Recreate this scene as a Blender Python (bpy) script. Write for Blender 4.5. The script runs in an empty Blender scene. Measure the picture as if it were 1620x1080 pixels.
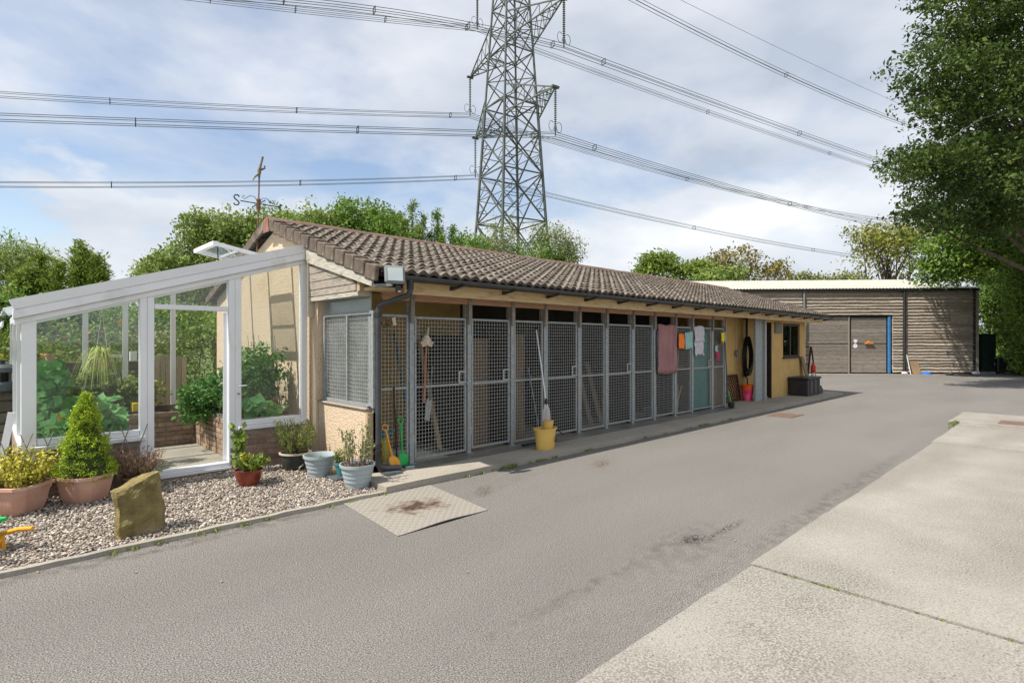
import bpy, math, random
import numpy as np
from mathutils import Vector, Matrix
S = bpy.context.scene
COL = S.collection
R = math.radians
rng = np.random.default_rng(7)
random.seed(7)

# ------------------------------------------------------------------ camera, sky, sun, exposure
F_PX, CX, CY, HC = 870.0, 810.0, 541.0, 1.65          # focal length in photo pixels, principal point, eye height
YAW = math.atan((1718 - CX) / F_PX)                    # angle between view direction and the kennel's long axis (world X)
CA, SA = math.cos(YAW), math.sin(YAW)
cam_d = bpy.data.cameras.new('camera'); cam = bpy.data.objects.new('camera', cam_d); COL.objects.link(cam)
cam.location = (0, 0, HC); cam.rotation_euler = (R(90), 0, YAW - R(90))
cam_d.sensor_width = 36; cam_d.lens = F_PX / 1620 * 36; cam_d.shift_y = 0.0006
cam_d.clip_start = 0.05; cam_d.clip_end = 3000
S.camera = cam

SUN = Vector((0.66, -0.17, -1.0)).normalized()         # direction the light travels
elev = math.asin(-SUN.z); az = math.atan2(-SUN.y, -SUN.x)
world = bpy.data.worlds.new('World'); S.world = world; world.use_nodes = True
def build_sky():
    nt = world.node_tree; N = nt.nodes; L = nt.links; N.clear()
    def n(t, **k):
        o = N.new(t)
        for a, v in k.items(): setattr(o, a, v)
        return o
    def mth(op, a, b=None, clamp=False):
        m = n('ShaderNodeMath', operation=op, use_clamp=clamp)
        for i, v in enumerate((a, b)):
            if v is None: continue
            if isinstance(v, (int, float)): m.inputs[i].default_value = v
            else: L.new(v, m.inputs[i])
        return m.outputs[0]
    sky = n('ShaderNodeTexSky', sky_type='NISHITA'); sky.sun_disc = False
    sky.sun_elevation = elev; sky.sun_rotation = R(90) - az; sky.air_density = 1.1; sky.dust_density = 0.6; sky.ozone_density = 1.6
    tc = n('ShaderNodeTexCoord'); sep = n('ShaderNodeSeparateXYZ'); L.new(tc.outputs['Generated'], sep.inputs[0])
    zc = mth('MAXIMUM', sep.outputs[2], 0.0); den = mth('ADD', zc, 0.16)
    px = mth('DIVIDE', sep.outputs[0], den); py = mth('DIVIDE', sep.outputs[1], den)
    cb = n('ShaderNodeCombineXYZ'); L.new(px, cb.inputs[0]); L.new(py, cb.inputs[1]); cb.inputs[2].default_value = 3.7
    no = n('ShaderNodeTexNoise'); no.inputs['Scale'].default_value = 0.85; no.inputs['Detail'].default_value = 9; no.inputs['Roughness'].default_value = 0.56; no.inputs['Distortion'].default_value = 0.25
    L.new(cb.outputs[0], no.inputs['Vector'])
    # broad weather front: clearer towards the west (world +Y and -X), cloudier to the east
    fr = mth('MULTIPLY', mth('SUBTRACT', sep.outputs[0], sep.outputs[1]), 0.13)
    cov = mth('ADD', no.outputs[0], fr)
    r1 = n('ShaderNodeValToRGB'); r1.color_ramp.elements[0].position = 0.31; r1.color_ramp.elements[1].position = 0.51
    L.new(cov, r1.inputs[0])
    # heaped cloud low on the horizon
    no2 = n('ShaderNodeTexNoise'); no2.inputs['Scale'].default_value = 4.2; no2.inputs['Detail'].default_value = 8; no2.inputs['Roughness'].default_value = 0.52
    mp = n('ShaderNodeMapping'); mp.inputs['Scale'].default_value = (1, 1, 1.9); mp.inputs['Location'].default_value = (0.3, 1.1, 0.2); L.new(tc.outputs['Generated'], mp.inputs[0]); L.new(mp.outputs[0], no2.inputs['Vector'])
    low = mth('SUBTRACT', 0.74, mth('MULTIPLY', zc, 1.25))
    cu = mth('ADD', mth('SUBTRACT', no2.outputs[0], 0.5), low)
    r2 = n('ShaderNodeValToRGB'); r2.color_ramp.elements[0].position = 0.47; r2.color_ramp.elements[1].position = 0.54
    L.new(cu, r2.inputs[0])
    # cloud tones
    no3 = n('ShaderNodeTexNoise'); no3.inputs['Scale'].default_value = 2.6; no3.inputs['Detail'].default_value = 6
    mp3 = n('ShaderNodeMapping'); mp3.inputs['Scale'].default_value = (1, 1, 2.4); mp3.inputs['Location'].default_value = (4.3, 0.4, 0.0); L.new(tc.outputs['Generated'], mp3.inputs[0]); L.new(mp3.outputs[0], no3.inputs['Vector'])
    r3 = n('ShaderNodeValToRGB'); e = r3.color_ramp.elements
    e[0].position = 0.34; e[0].color = (0.35, 0.385, 0.44, 1); e[1].position = 0.66; e[1].color = (0.61, 0.62, 0.64, 1)
    L.new(no3.outputs[0], r3.inputs[0])
    r4 = n('ShaderNodeValToRGB'); e = r4.color_ramp.elements
    e[0].position = 0.36; e[0].color = (0.36, 0.40, 0.46, 1); e[1].position = 0.64; e[1].color = (0.62, 0.635, 0.655, 1)
    L.new(no3.outputs[0], r4.inputs[0])
    sc = n('ShaderNodeMix', data_type='RGBA', blend_type='MULTIPLY'); sc.inputs[0].default_value = 1
    L.new(sky.outputs[0], sc.inputs[6]); sc.inputs[7].default_value = (0.115, 0.105, 0.10, 1)
    m1 = n('ShaderNodeMix', data_type='RGBA'); L.new(mth('MULTIPLY', r1.outputs[0], 0.86), m1.inputs[0]); L.new(sc.outputs[2], m1.inputs[6]); L.new(r3.outputs[0], m1.inputs[7])
    m2 = n('ShaderNodeMix', data_type='RGBA'); L.new(r2.outputs[0], m2.inputs[0]); L.new(m1.outputs[2], m2.inputs[6]); L.new(r4.outputs[0], m2.inputs[7])
    bg = n('ShaderNodeBackground'); bg.inputs[1].default_value = 1.0; L.new(m2.outputs[2], bg.inputs[0])
    out = n('ShaderNodeOutputWorld'); L.new(bg.outputs[0], out.inputs[0])
build_sky()
sl = bpy.data.lights.new('sun', 'SUN'); sl.energy = 4.0; sl.angle = R(0.6); sl.color = (1.0, 0.94, 0.85)
so = bpy.data.objects.new('sun', sl); COL.objects.link(so); so.location = (-20, 5, 40); so.rotation_euler = SUN.to_track_quat('-Z', 'Y').to_euler()
S.view_settings.view_transform = 'Standard'; S.view_settings.look = 'None'; S.view_settings.exposure = 0.74; S.view_settings.gamma = 1
S.cycles.max_bounces = 10; S.cycles.transparent_max_bounces = 24

# ------------------------------------------------------------------ pixel helpers (directions only; distance comes from a plane)
def ray(px, py):
    r = (px - CX) / F_PX
    return np.array([CA + SA * r, SA - CA * r, (CY - py) / F_PX])
CAM = np.array([0, 0, HC])
def onz(px, py, z=0.0): d = ray(px, py); return CAM + d * ((z - HC) / d[2])
def ony(px, py, y): d = ray(px, py); return CAM + d * (y / d[1])
def onx(px, py, x): d = ray(px, py); return CAM + d * (x / d[0])
def rf(right, fwd, z=0.0): return np.array([CA * fwd + SA * right, SA * fwd - CA * right, z])   # camera right / forward -> world
def pxat(px, fwd, z=0.0): return rf((px - CX) / F_PX * fwd, fwd, z)
def zat(py, fwd): return HC + (CY - py) / F_PX * fwd

# ------------------------------------------------------------------ materials
MAT = {}
def mat(name, c1, c2=None, scale=8.0, rough=0.7, bump=0.0, bscale=None, metal=0.0, obj_var=0.0, detail=5, contrast=(0.35, 0.65), stretch=(1, 1, 1), spec=0.4, c3=None, c3scale=1.5, c3pos=(0.55, 0.7), transl=0.0, attr=None, coat=0.0):
    m = bpy.data.materials.new(name); m.use_nodes = True; nt = m.node_tree; N, L = nt.nodes, nt.links
    b = N['Principled BSDF']; b.inputs['Roughness'].default_value = rough; b.inputs['Metallic'].default_value = metal; b.inputs['Specular IOR Level'].default_value = spec
    if coat: b.inputs['Coat Weight'].default_value = coat
    c2 = c2 or tuple(x * 0.75 for x in c1)
    tc = N.new('ShaderNodeTexCoord'); mp = N.new('ShaderNodeMapping'); mp.inputs['Scale'].default_value = stretch
    L.new(tc.outputs['Object'], mp.inputs[0])
    if attr:
        a = N.new('ShaderNodeAttribute'); a.attribute_name = attr; fac = a.outputs['Fac']
    else:
        no = N.new('ShaderNodeTexNoise'); no.inputs['Scale'].default_value = scale; no.inputs['Detail'].default_value = detail; L.new(mp.outputs[0], no.inputs['Vector']); fac = no.outputs[0]
    rp = N.new('ShaderNodeValToRGB'); e = rp.color_ramp.elements
    e[0].position, e[1].position = contrast if not attr else (0.0, 1.0)
    e[0].color = (*c1, 1); e[1].color = (*c2, 1); L.new(fac, rp.inputs[0]); col = rp.outputs[0]
    if c3:
        n3 = N.new('ShaderNodeTexNoise'); n3.inputs['Scale'].default_value = c3scale; n3.inputs['Detail'].default_value = 6; L.new(mp.outputs[0], n3.inputs['Vector'])
        r3 = N.new('ShaderNodeValToRGB'); r3.color_ramp.elements[0].position, r3.color_ramp.elements[1].position = c3pos; L.new(n3.outputs[0], r3.inputs[0])
        mx = N.new('ShaderNodeMix'); mx.data_type = 'RGBA'; L.new(r3.outputs[0], mx.inputs[0]); L.new(col, mx.inputs[6]); mx.inputs[7].default_value = (*c3, 1); col = mx.outputs[2]
    if obj_var:
        oi = N.new('ShaderNodeObjectInfo'); mr = N.new('ShaderNodeMapRange'); mr.inputs[3].default_value = 1 - obj_var; mr.inputs[4].default_value = 1 + obj_var; L.new(oi.outputs['Random'], mr.inputs[0])
        hv = N.new('ShaderNodeHueSaturation'); L.new(mr.outputs[0], hv.inputs['Value']); L.new(col, hv.inputs['Color']); col = hv.outputs[0]
    L.new(col, b.inputs['Base Color'])
    if bump:
        bn = N.new('ShaderNodeTexNoise'); bn.inputs['Scale'].default_value = bscale or scale * 3; bn.inputs['Detail'].default_value = 4; L.new(mp.outputs[0], bn.inputs['Vector'])
        bp = N.new('ShaderNodeBump'); bp.inputs['Strength'].default_value = bump; bp.inputs['Distance'].default_value = 0.02; L.new(bn.outputs[0], bp.inputs['Height']); L.new(bp.outputs[0], b.inputs['Normal'])
    if transl:
        tr = N.new('ShaderNodeBsdfTranslucent'); L.new(col, tr.inputs[0]); mx = N.new('ShaderNodeMixShader'); mx.inputs[0].default_value = transl
        L.new(b.outputs[0], mx.inputs[1]); L.new(tr.outputs[0], mx.inputs[2]); L.new(mx.outputs[0], N['Material Output'].inputs[0])
    MAT[name] = m; return m
def glass(name, tint=(0.93, 0.96, 0.94), base=0.05, rough=0.0, dirt=0.0):
    m = bpy.data.materials.new(name); m.use_nodes = True; nt = m.node_tree; N, L = nt.nodes, nt.links; N.remove(N['Principled BSDF'])
    t = N.new('ShaderNodeBsdfTransparent'); t.inputs[0].default_value = (*tint, 1)
    g = N.new('ShaderNodeBsdfGlossy'); g.inputs['Roughness'].default_value = rough; g.inputs[0].default_value = (0.95, 0.97, 1, 1)
    fr = N.new('ShaderNodeFresnel'); fr.inputs[0].default_value = 1.5
    ad = N.new('ShaderNodeMath'); ad.operation = 'MULTIPLY_ADD'; ad.inputs[1].default_value = 0.55; ad.inputs[2].default_value = base; L.new(fr.outputs[0], ad.inputs[0])
    mx = N.new('ShaderNodeMixShader'); L.new(ad.outputs[0], mx.inputs[0]); L.new(t.outputs[0], mx.inputs[1]); L.new(g.outputs[0], mx.inputs[2]); last = mx
    if dirt:
        d = N.new('ShaderNodeBsdfDiffuse'); d.inputs[0].default_value = (0.75, 0.77, 0.75, 1); m2 = N.new('ShaderNodeMixShader')
        no = N.new('ShaderNodeTexNoise'); no.inputs['Scale'].default_value = 3.0; tc = N.new('ShaderNodeTexCoord'); L.new(tc.outputs['Object'], no.inputs['Vector'])
        mm = N.new('ShaderNodeMath'); mm.operation = 'MULTIPLY'; mm.inputs[1].default_value = dirt * 2; L.new(no.outputs[0], mm.inputs[0]); L.new(mm.outputs[0], m2.inputs[0])
        L.new(mx.outputs[0], m2.inputs[1]); L.new(d.outputs[0], m2.inputs[2]); last = m2
    L.new(last.outputs[0], N['Material Output'].inputs[0]); MAT[name] = m; return m

mat('upvc', (0.80, 0.81, 0.83), (0.74, 0.75, 0.77), 2, 0.35, c3=(0.6, 0.6, 0.58), c3scale=3, c3pos=(0.62, 0.8))
mat('galv', (0.25, 0.27, 0.268), (0.36, 0.38, 0.375), 26, 0.55, 0.05, metal=0.3, c3=(0.33, 0.30, 0.235), c3scale=4, c3pos=(0.55, 0.75))
mat('galv_wire', (0.34, 0.345, 0.33), (0.44, 0.44, 0.415), 20, 0.5, metal=0.3)
mat('old_timber', (0.30, 0.27, 0.22), (0.20, 0.17, 0.14), 14, 0.85, 0.3, stretch=(1, 6, 6), obj_var=0.12, c3=(0.36, 0.34, 0.29), c3scale=3)
mat('gable_board', (0.42, 0.37, 0.31), (0.22, 0.185, 0.15), 10, 0.85, 0.35, stretch=(1, 1, 9), obj_var=0.15, contrast=(0.3, 0.7), c3=(0.16, 0.15, 0.11), c3scale=2.2)
mat('barge_board', (0.50, 0.47, 0.40), (0.36, 0.34, 0.28), 9, 0.8, 0.2, stretch=(1, 1, 6), c3=(0.22, 0.22, 0.16), c3scale=4)
mat('new_timber', (0.62, 0.46, 0.25), (0.52, 0.36, 0.18), 5, 0.7, 0.1, stretch=(1, 8, 8), c3=(0.34, 0.24, 0.13), c3scale=2.5)
mat('red_timber', (0.50, 0.28, 0.17), (0.40, 0.22, 0.13), 5, 0.7, 0.1, stretch=(1, 8, 8))
mat('tile', (0.132, 0.108, 0.087), (0.062, 0.050, 0.041), 16, 0.95, 0.5, 60, obj_var=0.2, c3=(0.20, 0.178, 0.147), c3scale=9, c3pos=(0.5, 0.70), spec=0.15)
mat('verge', (0.165, 0.132, 0.105), (0.10, 0.08, 0.065), 9, 0.9, 0.4, 60, obj_var=0.15, c3=(0.24, 0.20, 0.16), c3scale=5, spec=0.15)
mat('ridge', (0.29, 0.135, 0.10), (0.19, 0.09, 0.07), 7, 0.9, 0.4, 40, obj_var=0.2, c3=(0.13, 0.10, 0.08), c3scale=4, c3pos=(0.52, 0.68))
mat('pebbledash', (0.72, 0.565, 0.405), (0.48, 0.365, 0.25), 60, 0.9, 1.0, 55, contrast=(0.4, 0.72), c3=(0.50, 0.37, 0.22), c3scale=1.3, c3pos=(0.6, 0.85))
mat('ochre_wall', (0.56, 0.37, 0.135), (0.50, 0.32, 0.115), 3, 0.85, 0.12, 60, c3=(0.44, 0.28, 0.10), c3scale=1.6)
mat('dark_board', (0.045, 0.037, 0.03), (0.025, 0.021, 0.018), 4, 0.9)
mat('black_plastic', (0.022, 0.022, 0.024), (0.032, 0.032, 0.034), 6, 0.42, 0.03)
mat('gutter_grey', (0.045, 0.047, 0.05), (0.06, 0.062, 0.065), 6, 0.4)
mat('brick', (0.36, 0.255, 0.19), (0.24, 0.165, 0.125), 14, 0.9, 0.4, 50, obj_var=0.28, c3=(0.42, 0.34, 0.27), c3scale=5, c3pos=(0.55, 0.8))
mat('buff_brick', (0.44, 0.31, 0.215), (0.34, 0.23, 0.16), 14, 0.9, 0.4, 50, obj_var=0.18)
mat('mortar', (0.33, 0.29, 0.25), (0.25, 0.22, 0.19), 30, 0.95, 0.2)
mat('slab', (0.36, 0.33, 0.275), (0.29, 0.262, 0.215), 40, 0.9, 0.25, 150, c3=(0.23, 0.212, 0.18), c3scale=1.1, c3pos=(0.5, 0.8))
mat('terracotta', (0.56, 0.33, 0.24), (0.48, 0.27, 0.195), 5, 0.75, 0.05, c3=(0.62, 0.45, 0.36), c3scale=3, c3pos=(0.55, 0.8))
mat('soil', (0.075, 0.05, 0.035), (0.04, 0.028, 0.02), 40, 0.95, 0.8, 60)
mat('grey_plastic', (0.36, 0.42, 0.44), (0.32, 0.375, 0.395), 4, 0.5)
mat('teal_plastic', (0.05, 0.20, 0.22), (0.04, 0.15, 0.17), 6, 0.45)
mat('red_glaze', (0.26, 0.045, 0.02), (0.15, 0.025, 0.012), 12, 0.18, c3=(0.40, 0.15, 0.07), c3scale=5, c3pos=(0.6, 0.75), coat=0.4)
mat('cream_rim', (0.58, 0.52, 0.40), (0.5, 0.44, 0.33), 6, 0.5)
mat('dark_glaze', (0.022, 0.026, 0.026), (0.05, 0.055, 0.05), 7, 0.3)
mat('stone', (0.25, 0.195, 0.075), (0.135, 0.108, 0.04), 9, 0.95, 0.9, 45, c3=(0.34, 0.27, 0.15), c3scale=3, c3pos=(0.5, 0.7))
mat('toy_yellow', (0.80, 0.36, 0.025), (0.75, 0.32, 0.02), 3, 0.4)
mat('toy_green', (0.01, 0.42, 0.09), (0.01, 0.36, 0.07), 3, 0.4)
mat('bucket_yellow', (0.74, 0.49, 0.13), (0.70, 0.45, 0.11), 4, 0.45)
mat('orange_plastic', (0.85, 0.13, 0.01), (0.8, 0.11, 0.01), 4, 0.4)
mat('ornament_orange', (0.62, 0.22, 0.04), (0.5, 0.17, 0.03), 9, 0.6)
mat('pink_plastic', (0.72, 0.02, 0.12), (0.80, 0.14, 0.26), 6, 0.4)
mat('towel_pink', (0.37, 0.19, 0.185), (0.28, 0.135, 0.135), 10, 0.95, 0.3, 120, stretch=(1, 1, 0.2))
mat('cloth_grey', (0.60, 0.57, 0.60), (0.52, 0.49, 0.52), 12, 0.95, 0.3, 120)
mat('cloth_orange', (0.95, 0.24, 0.04), (0.9, 0.2, 0.03), 10, 0.9, 0.2, 90)
mat('cloth_aqua', (0.30, 0.54, 0.50), (0.25, 0.47, 0.44), 10, 0.9, 0.2, 90)
mat('cloth_yellow', (0.80, 0.66, 0.02), (0.72, 0.55, 0.02), 10, 0.8)
mat('cloth_magenta', (0.62, 0.03, 0.19), (0.5, 0.02, 0.14), 10, 0.8)
mat('cloth_cream', (0.62, 0.52, 0.42), (0.45, 0.36, 0.28), 30, 0.9)
mat('green_sheet', (0.015, 0.15, 0.125), (0.02, 0.19, 0.155), 2, 0.5)
mat('mop_white', (0.66, 0.62, 0.58), (0.5, 0.46, 0.43), 60, 0.95, stretch=(1, 1, 0.1))
mat('white_metal', (0.72, 0.72, 0.72), (0.65, 0.65, 0.65), 5, 0.4)
mat('broom_wood', (0.42, 0.17, 0.09), (0.36, 0.14, 0.07), 8, 0.6)
mat('pale_wood', (0.50, 0.37, 0.22), (0.40, 0.29, 0.17), 6, 0.75, 0.1, stretch=(1, 1, 0.15))
mat('plywood', (0.24, 0.165, 0.095), (0.17, 0.115, 0.065), 4, 0.8, stretch=(1, 1, 0.2))
mat('lattice_brown', (0.075, 0.026, 0.016), (0.055, 0.02, 0.012), 8, 0.7)
mat('dark_door', (0.025, 0.017, 0.014), (0.018, 0.013, 0.011), 4, 0.5)
mat('dark_frame', (0.03, 0.022, 0.018), (0.022, 0.017, 0.014), 6, 0.4)
mat('grey_vent', (0.22, 0.21, 0.18), (0.17, 0.165, 0.14), 20, 0.6)
mat('red_paint', (0.50, 0.03, 0.015), (0.44, 0.025, 0.012), 5, 0.4)
mat('waney', (0.40, 0.34, 0.27), (0.24, 0.20, 0.155), 6, 0.9, 0.45, 18, stretch=(1, 1, 7), obj_var=0.22, c3=(0.46, 0.41, 0.345), c3scale=2.0, contrast=(0.3, 0.7))
mat('door_plank', (0.27, 0.235, 0.20), (0.165, 0.14, 0.115), 6, 0.9, 0.3, 18, stretch=(1, 1, 9), obj_var=0.16, c3=(0.27, 0.24, 0.205), c3scale=1.4)
mat('blue_paint', (0.035, 0.17, 0.42), (0.05, 0.22, 0.48), 6, 0.6)
mat('white_sheet', (0.50, 0.485, 0.415), (0.42, 0.41, 0.35), 1.2, 0.5)
mat('dark_green', (0.008, 0.018, 0.013), (0.011, 0.023, 0.017), 4, 0.5)
mat('rust_plate', (0.17, 0.10, 0.075), (0.125, 0.08, 0.06), 9, 0.8, 0.2)
mat('plate', (0.42, 0.38, 0.32), (0.34, 0.30, 0.255), 14, 0.5, 0.05, metal=0.25)
mat('steel', (0.085, 0.095, 0.088), (0.125, 0.135, 0.125), 1.5, 0.6, metal=0.2)
mat('insulator', (0.11, 0.13, 0.10), (0.15, 0.17, 0.13), 3, 0.3)
mat('cable', (0.09, 0.094, 0.105), (0.11, 0.115, 0.125), 1, 0.6, metal=0.3)
mat('iron', (0.02, 0.02, 0.02), (0.04, 0.03, 0.025), 30, 0.6)
mat('rusty', (0.22, 0.12, 0.06), (0.12, 0.07, 0.045), 30, 0.8)
mat('bronze', (0.20, 0.17, 0.10), (0.13, 0.10, 0.06), 20, 0.6)
mat('bark', (0.16, 0.125, 0.095), (0.085, 0.065, 0.05), 9, 0.95, 0.6, 25, stretch=(1, 1, 0.3))
mat('birch_bark', (0.42, 0.40, 0.36), (0.22, 0.2, 0.18), 6, 0.9, 0.2, stretch=(1, 1, 3))
mat('sleeper', (0.15, 0.115, 0.085), (0.085, 0.065, 0.05), 6, 0.9, 0.4, stretch=(1, 8, 8), obj_var=0.2)
mat('fence_pale', (0.42, 0.36, 0.28), (0.32, 0.27, 0.21), 6, 0.85, 0.2, stretch=(8, 8, 1), obj_var=0.15)
mat('fence_brown', (0.19, 0.12, 0.075), (0.13, 0.082, 0.05), 6, 0.85, 0.2, stretch=(8, 8, 1), obj_var=0.15)
mat('field', (0.07, 0.11, 0.03), (0.10, 0.13, 0.04), 3, 0.95, 0.4, 30, c3=(0.14, 0.13, 0.06), c3scale=0.4)
mat('dry_stone', (0.19, 0.165, 0.13), (0.11, 0.095, 0.075), 9, 0.9, 0.5, 30, obj_var=0.25)
mat('lamp_grey', (0.20, 0.225, 0.235), (0.17, 0.19, 0.20), 8, 0.45)
mat('lamp_face', (0.55, 0.57, 0.50), (0.42, 0.50, 0.52), 3, 0.15)
mat('signal_yellow', (0.62, 0.48, 0.01), (0.55, 0.42, 0.01), 3, 0.5)
mat('blue_plastic', (0.02, 0.16, 0.62), (0.02, 0.13, 0.52), 3, 0.5)
mat('slate_grey', (0.06, 0.075, 0.085), (0.085, 0.10, 0.11), 9, 0.55)
mat('black_hose', (0.012, 0.012, 0.012), (0.018, 0.017, 0.016), 8, 0.45)
mat('leaf_dry', (0.42, 0.17, 0.07), (0.5, 0.3, 0.1), 20, 0.8)
def leafmat(name, a, b, transl=0.32, rough=0.55): mat(name, a, b, attr='rnd', rough=rough, transl=transl, spec=0.25)
leafmat('leaf_oak', (0.034, 0.062, 0.014), (0.111, 0.169, 0.034))
leafmat('leaf_dark', (0.030, 0.062, 0.016), (0.085, 0.14, 0.032))
leafmat('leaf_mid', (0.086, 0.173, 0.031), (0.232, 0.345, 0.060))
leafmat('leaf_willow', (0.139, 0.208, 0.048), (0.326, 0.404, 0.109))
leafmat('leaf_bright', (0.106, 0.177, 0.031), (0.267, 0.341, 0.059))
leafmat('leaf_yellow', (0.143, 0.182, 0.033), (0.341, 0.330, 0.072))
leafmat('leaf_rust', (0.15, 0.145, 0.030), (0.32, 0.25, 0.06))
leafmat('leaf_birch', (0.159, 0.206, 0.079), (0.317, 0.350, 0.159))
leafmat('leaf_conifer', (0.190, 0.302, 0.027), (0.538, 0.672, 0.056), 0.15)
leafmat('leaf_gold', (0.304, 0.304, 0.037), (0.638, 0.576, 0.091), 0.2)
leafmat('leaf_heather', (0.265, 0.174, 0.108), (0.497, 0.331, 0.232), 0.15)
leafmat('leaf_heath_green', (0.124, 0.166, 0.048), (0.276, 0.317, 0.083), 0.2)
leafmat('leaf_olive', (0.139, 0.168, 0.070), (0.338, 0.358, 0.158), 0.2)
leafmat('leaf_spider', (0.248, 0.331, 0.069), (0.635, 0.662, 0.248), 0.3)
leafmat('leaf_squash', (0.078, 0.246, 0.064), (0.223, 0.492, 0.157), 0.35)
leafmat('leaf_tomato', (0.058, 0.154, 0.038), (0.176, 0.342, 0.093), 0.3)
leafmat('petal', (0.65, 0.22, 0.02), (0.8, 0.4, 0.03), 0.2)
glass('pane_glass', base=0.0, tint=(0.965, 0.98, 0.97), dirt=0.018)
glass('roof_glass', tint=(0.94, 0.96, 0.96), base=0.01, dirt=0.03)
glass('hazy_glass', tint=(0.75, 0.82, 0.84), base=0.06, rough=0.15, dirt=0.16)
glass('dark_glass', tint=(0.35, 0.4, 0.38), base=0.05)

# ------------------------------------------------------------------ mesh building
class MB:
    def __init__(s): s.v = []; s.f = []
    def add(s, vs, fs):
        o = len(s.v); s.v += [tuple(map(float, p)) for p in vs]; s.f += [tuple(i + o for i in f) for f in fs]; return s
    def box(s, x0, x1, y0, y1, z0, z1):
        return s.add([(x0, y0, z0), (x1, y0, z0), (x1, y1, z0), (x0, y1, z0), (x0, y0, z1), (x1, y0, z1), (x1, y1, z1), (x0, y1, z1)],
                     [(0, 3, 2, 1), (4, 5, 6, 7), (0, 1, 5, 4), (1, 2, 6, 5), (2, 3, 7, 6), (3, 0, 4, 7)])
    def bar(s, p, q, w, h=None, up=(0, 0, 1)):
        p = Vector(p); q = Vector(q); h = w if h is None else h; d = (q - p).normalized(); up = Vector(up)
        if abs(d.dot(up)) > 0.98: up = Vector((1, 0, 0))
        a = d.cross(up).normalized() * (w / 2); b = a.cross(d).normalized() * (h / 2)
        vs = [t + i * a + j * b for t in (p, q) for i, j in ((-1, -1), (1, -1), (1, 1), (-1, 1))]
        return s.add(vs, [(0, 1, 2, 3), (7, 6, 5, 4), (0, 4, 5, 1), (1, 5, 6, 2), (2, 6, 7, 3), (3, 7, 4, 0)])
    def tube(s, pts, r, n=8, cap=True):
        pts = [Vector(p) for p in pts]; m = len(pts); rs = r if hasattr(r, '__len__') else [r] * m
        o = len(s.v); ref = Vector((0.13, 0.21, 0.97)); prev = None
        for i, p in enumerate(pts):
            d = (pts[min(i + 1, m - 1)] - pts[max(i - 1, 0)]).normalized()
            a = (prev - d * prev.dot(d)) if prev is not None else d.cross(ref)
            if a.length < 1e-5: a = d.cross(Vector((1, 0, 0)))
            a.normalize(); b = d.cross(a); prev = a
            for k in range(n):
                t = 2 * math.pi * k / n; s.v.append(tuple(p + (a * math.cos(t) + b * math.sin(t)) * rs[i]))
        for i in range(m - 1):
            for k in range(n):
                k2 = (k + 1) % n; s.f.append((o + i * n + k, o + i * n + k2, o + (i + 1) * n + k2, o + (i + 1) * n + k))
        if cap: s.f.append(tuple(o + k for k in range(n - 1, -1, -1))); s.f.append(tuple(o + (m - 1) * n + k for k in range(n)))
        return s
    def lathe(s, prof, c=(0, 0, 0), n=28, sx=1, sy=1, close=True):
        o = len(s.v); m = len(prof)
        for r, z in prof:
            for k in range(n):
                t = 2 * math.pi * k / n; s.v.append((c[0] + r * sx * math.cos(t), c[1] + r * sy * math.sin(t), c[2] + z))
        for i in range(m - 1):
            for k in range(n):
                k2 = (k + 1) % n; s.f.append((o + i * n + k, o + i * n + k2, o + (i + 1) * n + k2, o + (i + 1) * n + k))
        if close: s.f.append(tuple(o + k for k in range(n - 1, -1, -1))); s.f.append(tuple(o + (m - 1) * n + k for k in range(n)))
        return s
    def prism(s, poly, axis, a, b):      # polygon in the two other axes, extruded along axis from a to b
        n = len(poly)
        def P(u, v, w): return {'x': (w, u, v), 'y': (u, w, v), 'z': (u, v, w)}[axis]
        vs = [P(u, v, a) for u, v in poly] + [P(u, v, b) for u, v in poly]
        return s.add(vs, [tuple(range(n))[::-1], tuple(range(n, 2 * n))] + [(i, (i + 1) % n, n + (i + 1) % n, n + i) for i in range(n)])
    def build(s, name, m=None, parent=None, smooth=False, bevel=0, kind=None):
        me = bpy.data.meshes.new(name); me.from_pydata(s.v, [], s.f)
        import bmesh
        bm = bmesh.new(); bm.from_mesh(me); bmesh.ops.recalc_face_normals(bm, faces=bm.faces)
        if bevel: bmesh.ops.bevel(bm, geom=[e for e in bm.edges if e.calc_face_angle(0) > 0.5], offset=bevel, segments=1, affect='EDGES', clamp_overlap=True)
        bm.to_mesh(me); bm.free()
        if smooth:
            me.polygons.foreach_set('use_smooth', [True] * len(me.polygons))
            try: me.set_sharp_from_angle(angle=R(40))
            except Exception: pass
        return link(name, me, m, parent, kind)
def link(name, me, m=None, parent=None, kind=None):
    o = bpy.data.objects.new(name, me); COL.objects.link(o)
    if m: 
        if not me.materials: me.materials.append(MAT[m])
    if parent is not None: attach(o, parent)
    if kind: o['kind'] = kind
    return o
def attach(o, parent):
    o.parent = parent
    o.matrix_parent_inverse = wm(parent).inverted()
def wm(o):
    if o.parent is None: return Matrix.LocRotScale(o.location, o.rotation_euler, o.scale)
    return wm(o.parent) @ o.matrix_parent_inverse @ Matrix.LocRotScale(o.location, o.rotation_euler, o.scale)
def thing(name, label, cat, loc=(0, 0, 0), group=None):
    o = bpy.data.objects.new(name, None); COL.objects.link(o); o.location = loc; o.empty_display_size = 0.1
    return tag(o, label, cat, group)
def tag(o, label, cat, group=None):
    o['label'] = label; o['category'] = cat
    if group: o['group'] = group
    return o
def struct(name, mb, m, **k): o = mb.build(name, m, **k); o['kind'] = 'structure'; return o
def inst(name, me, parent, loc=(0, 0, 0), rot=(0, 0, 0), sc=(1, 1, 1)):
    o = bpy.data.objects.new(name, me); COL.objects.link(o); o.location = loc; o.rotation_euler = rot; o.scale = sc
    if parent is not None: attach(o, parent)
    return o
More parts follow.
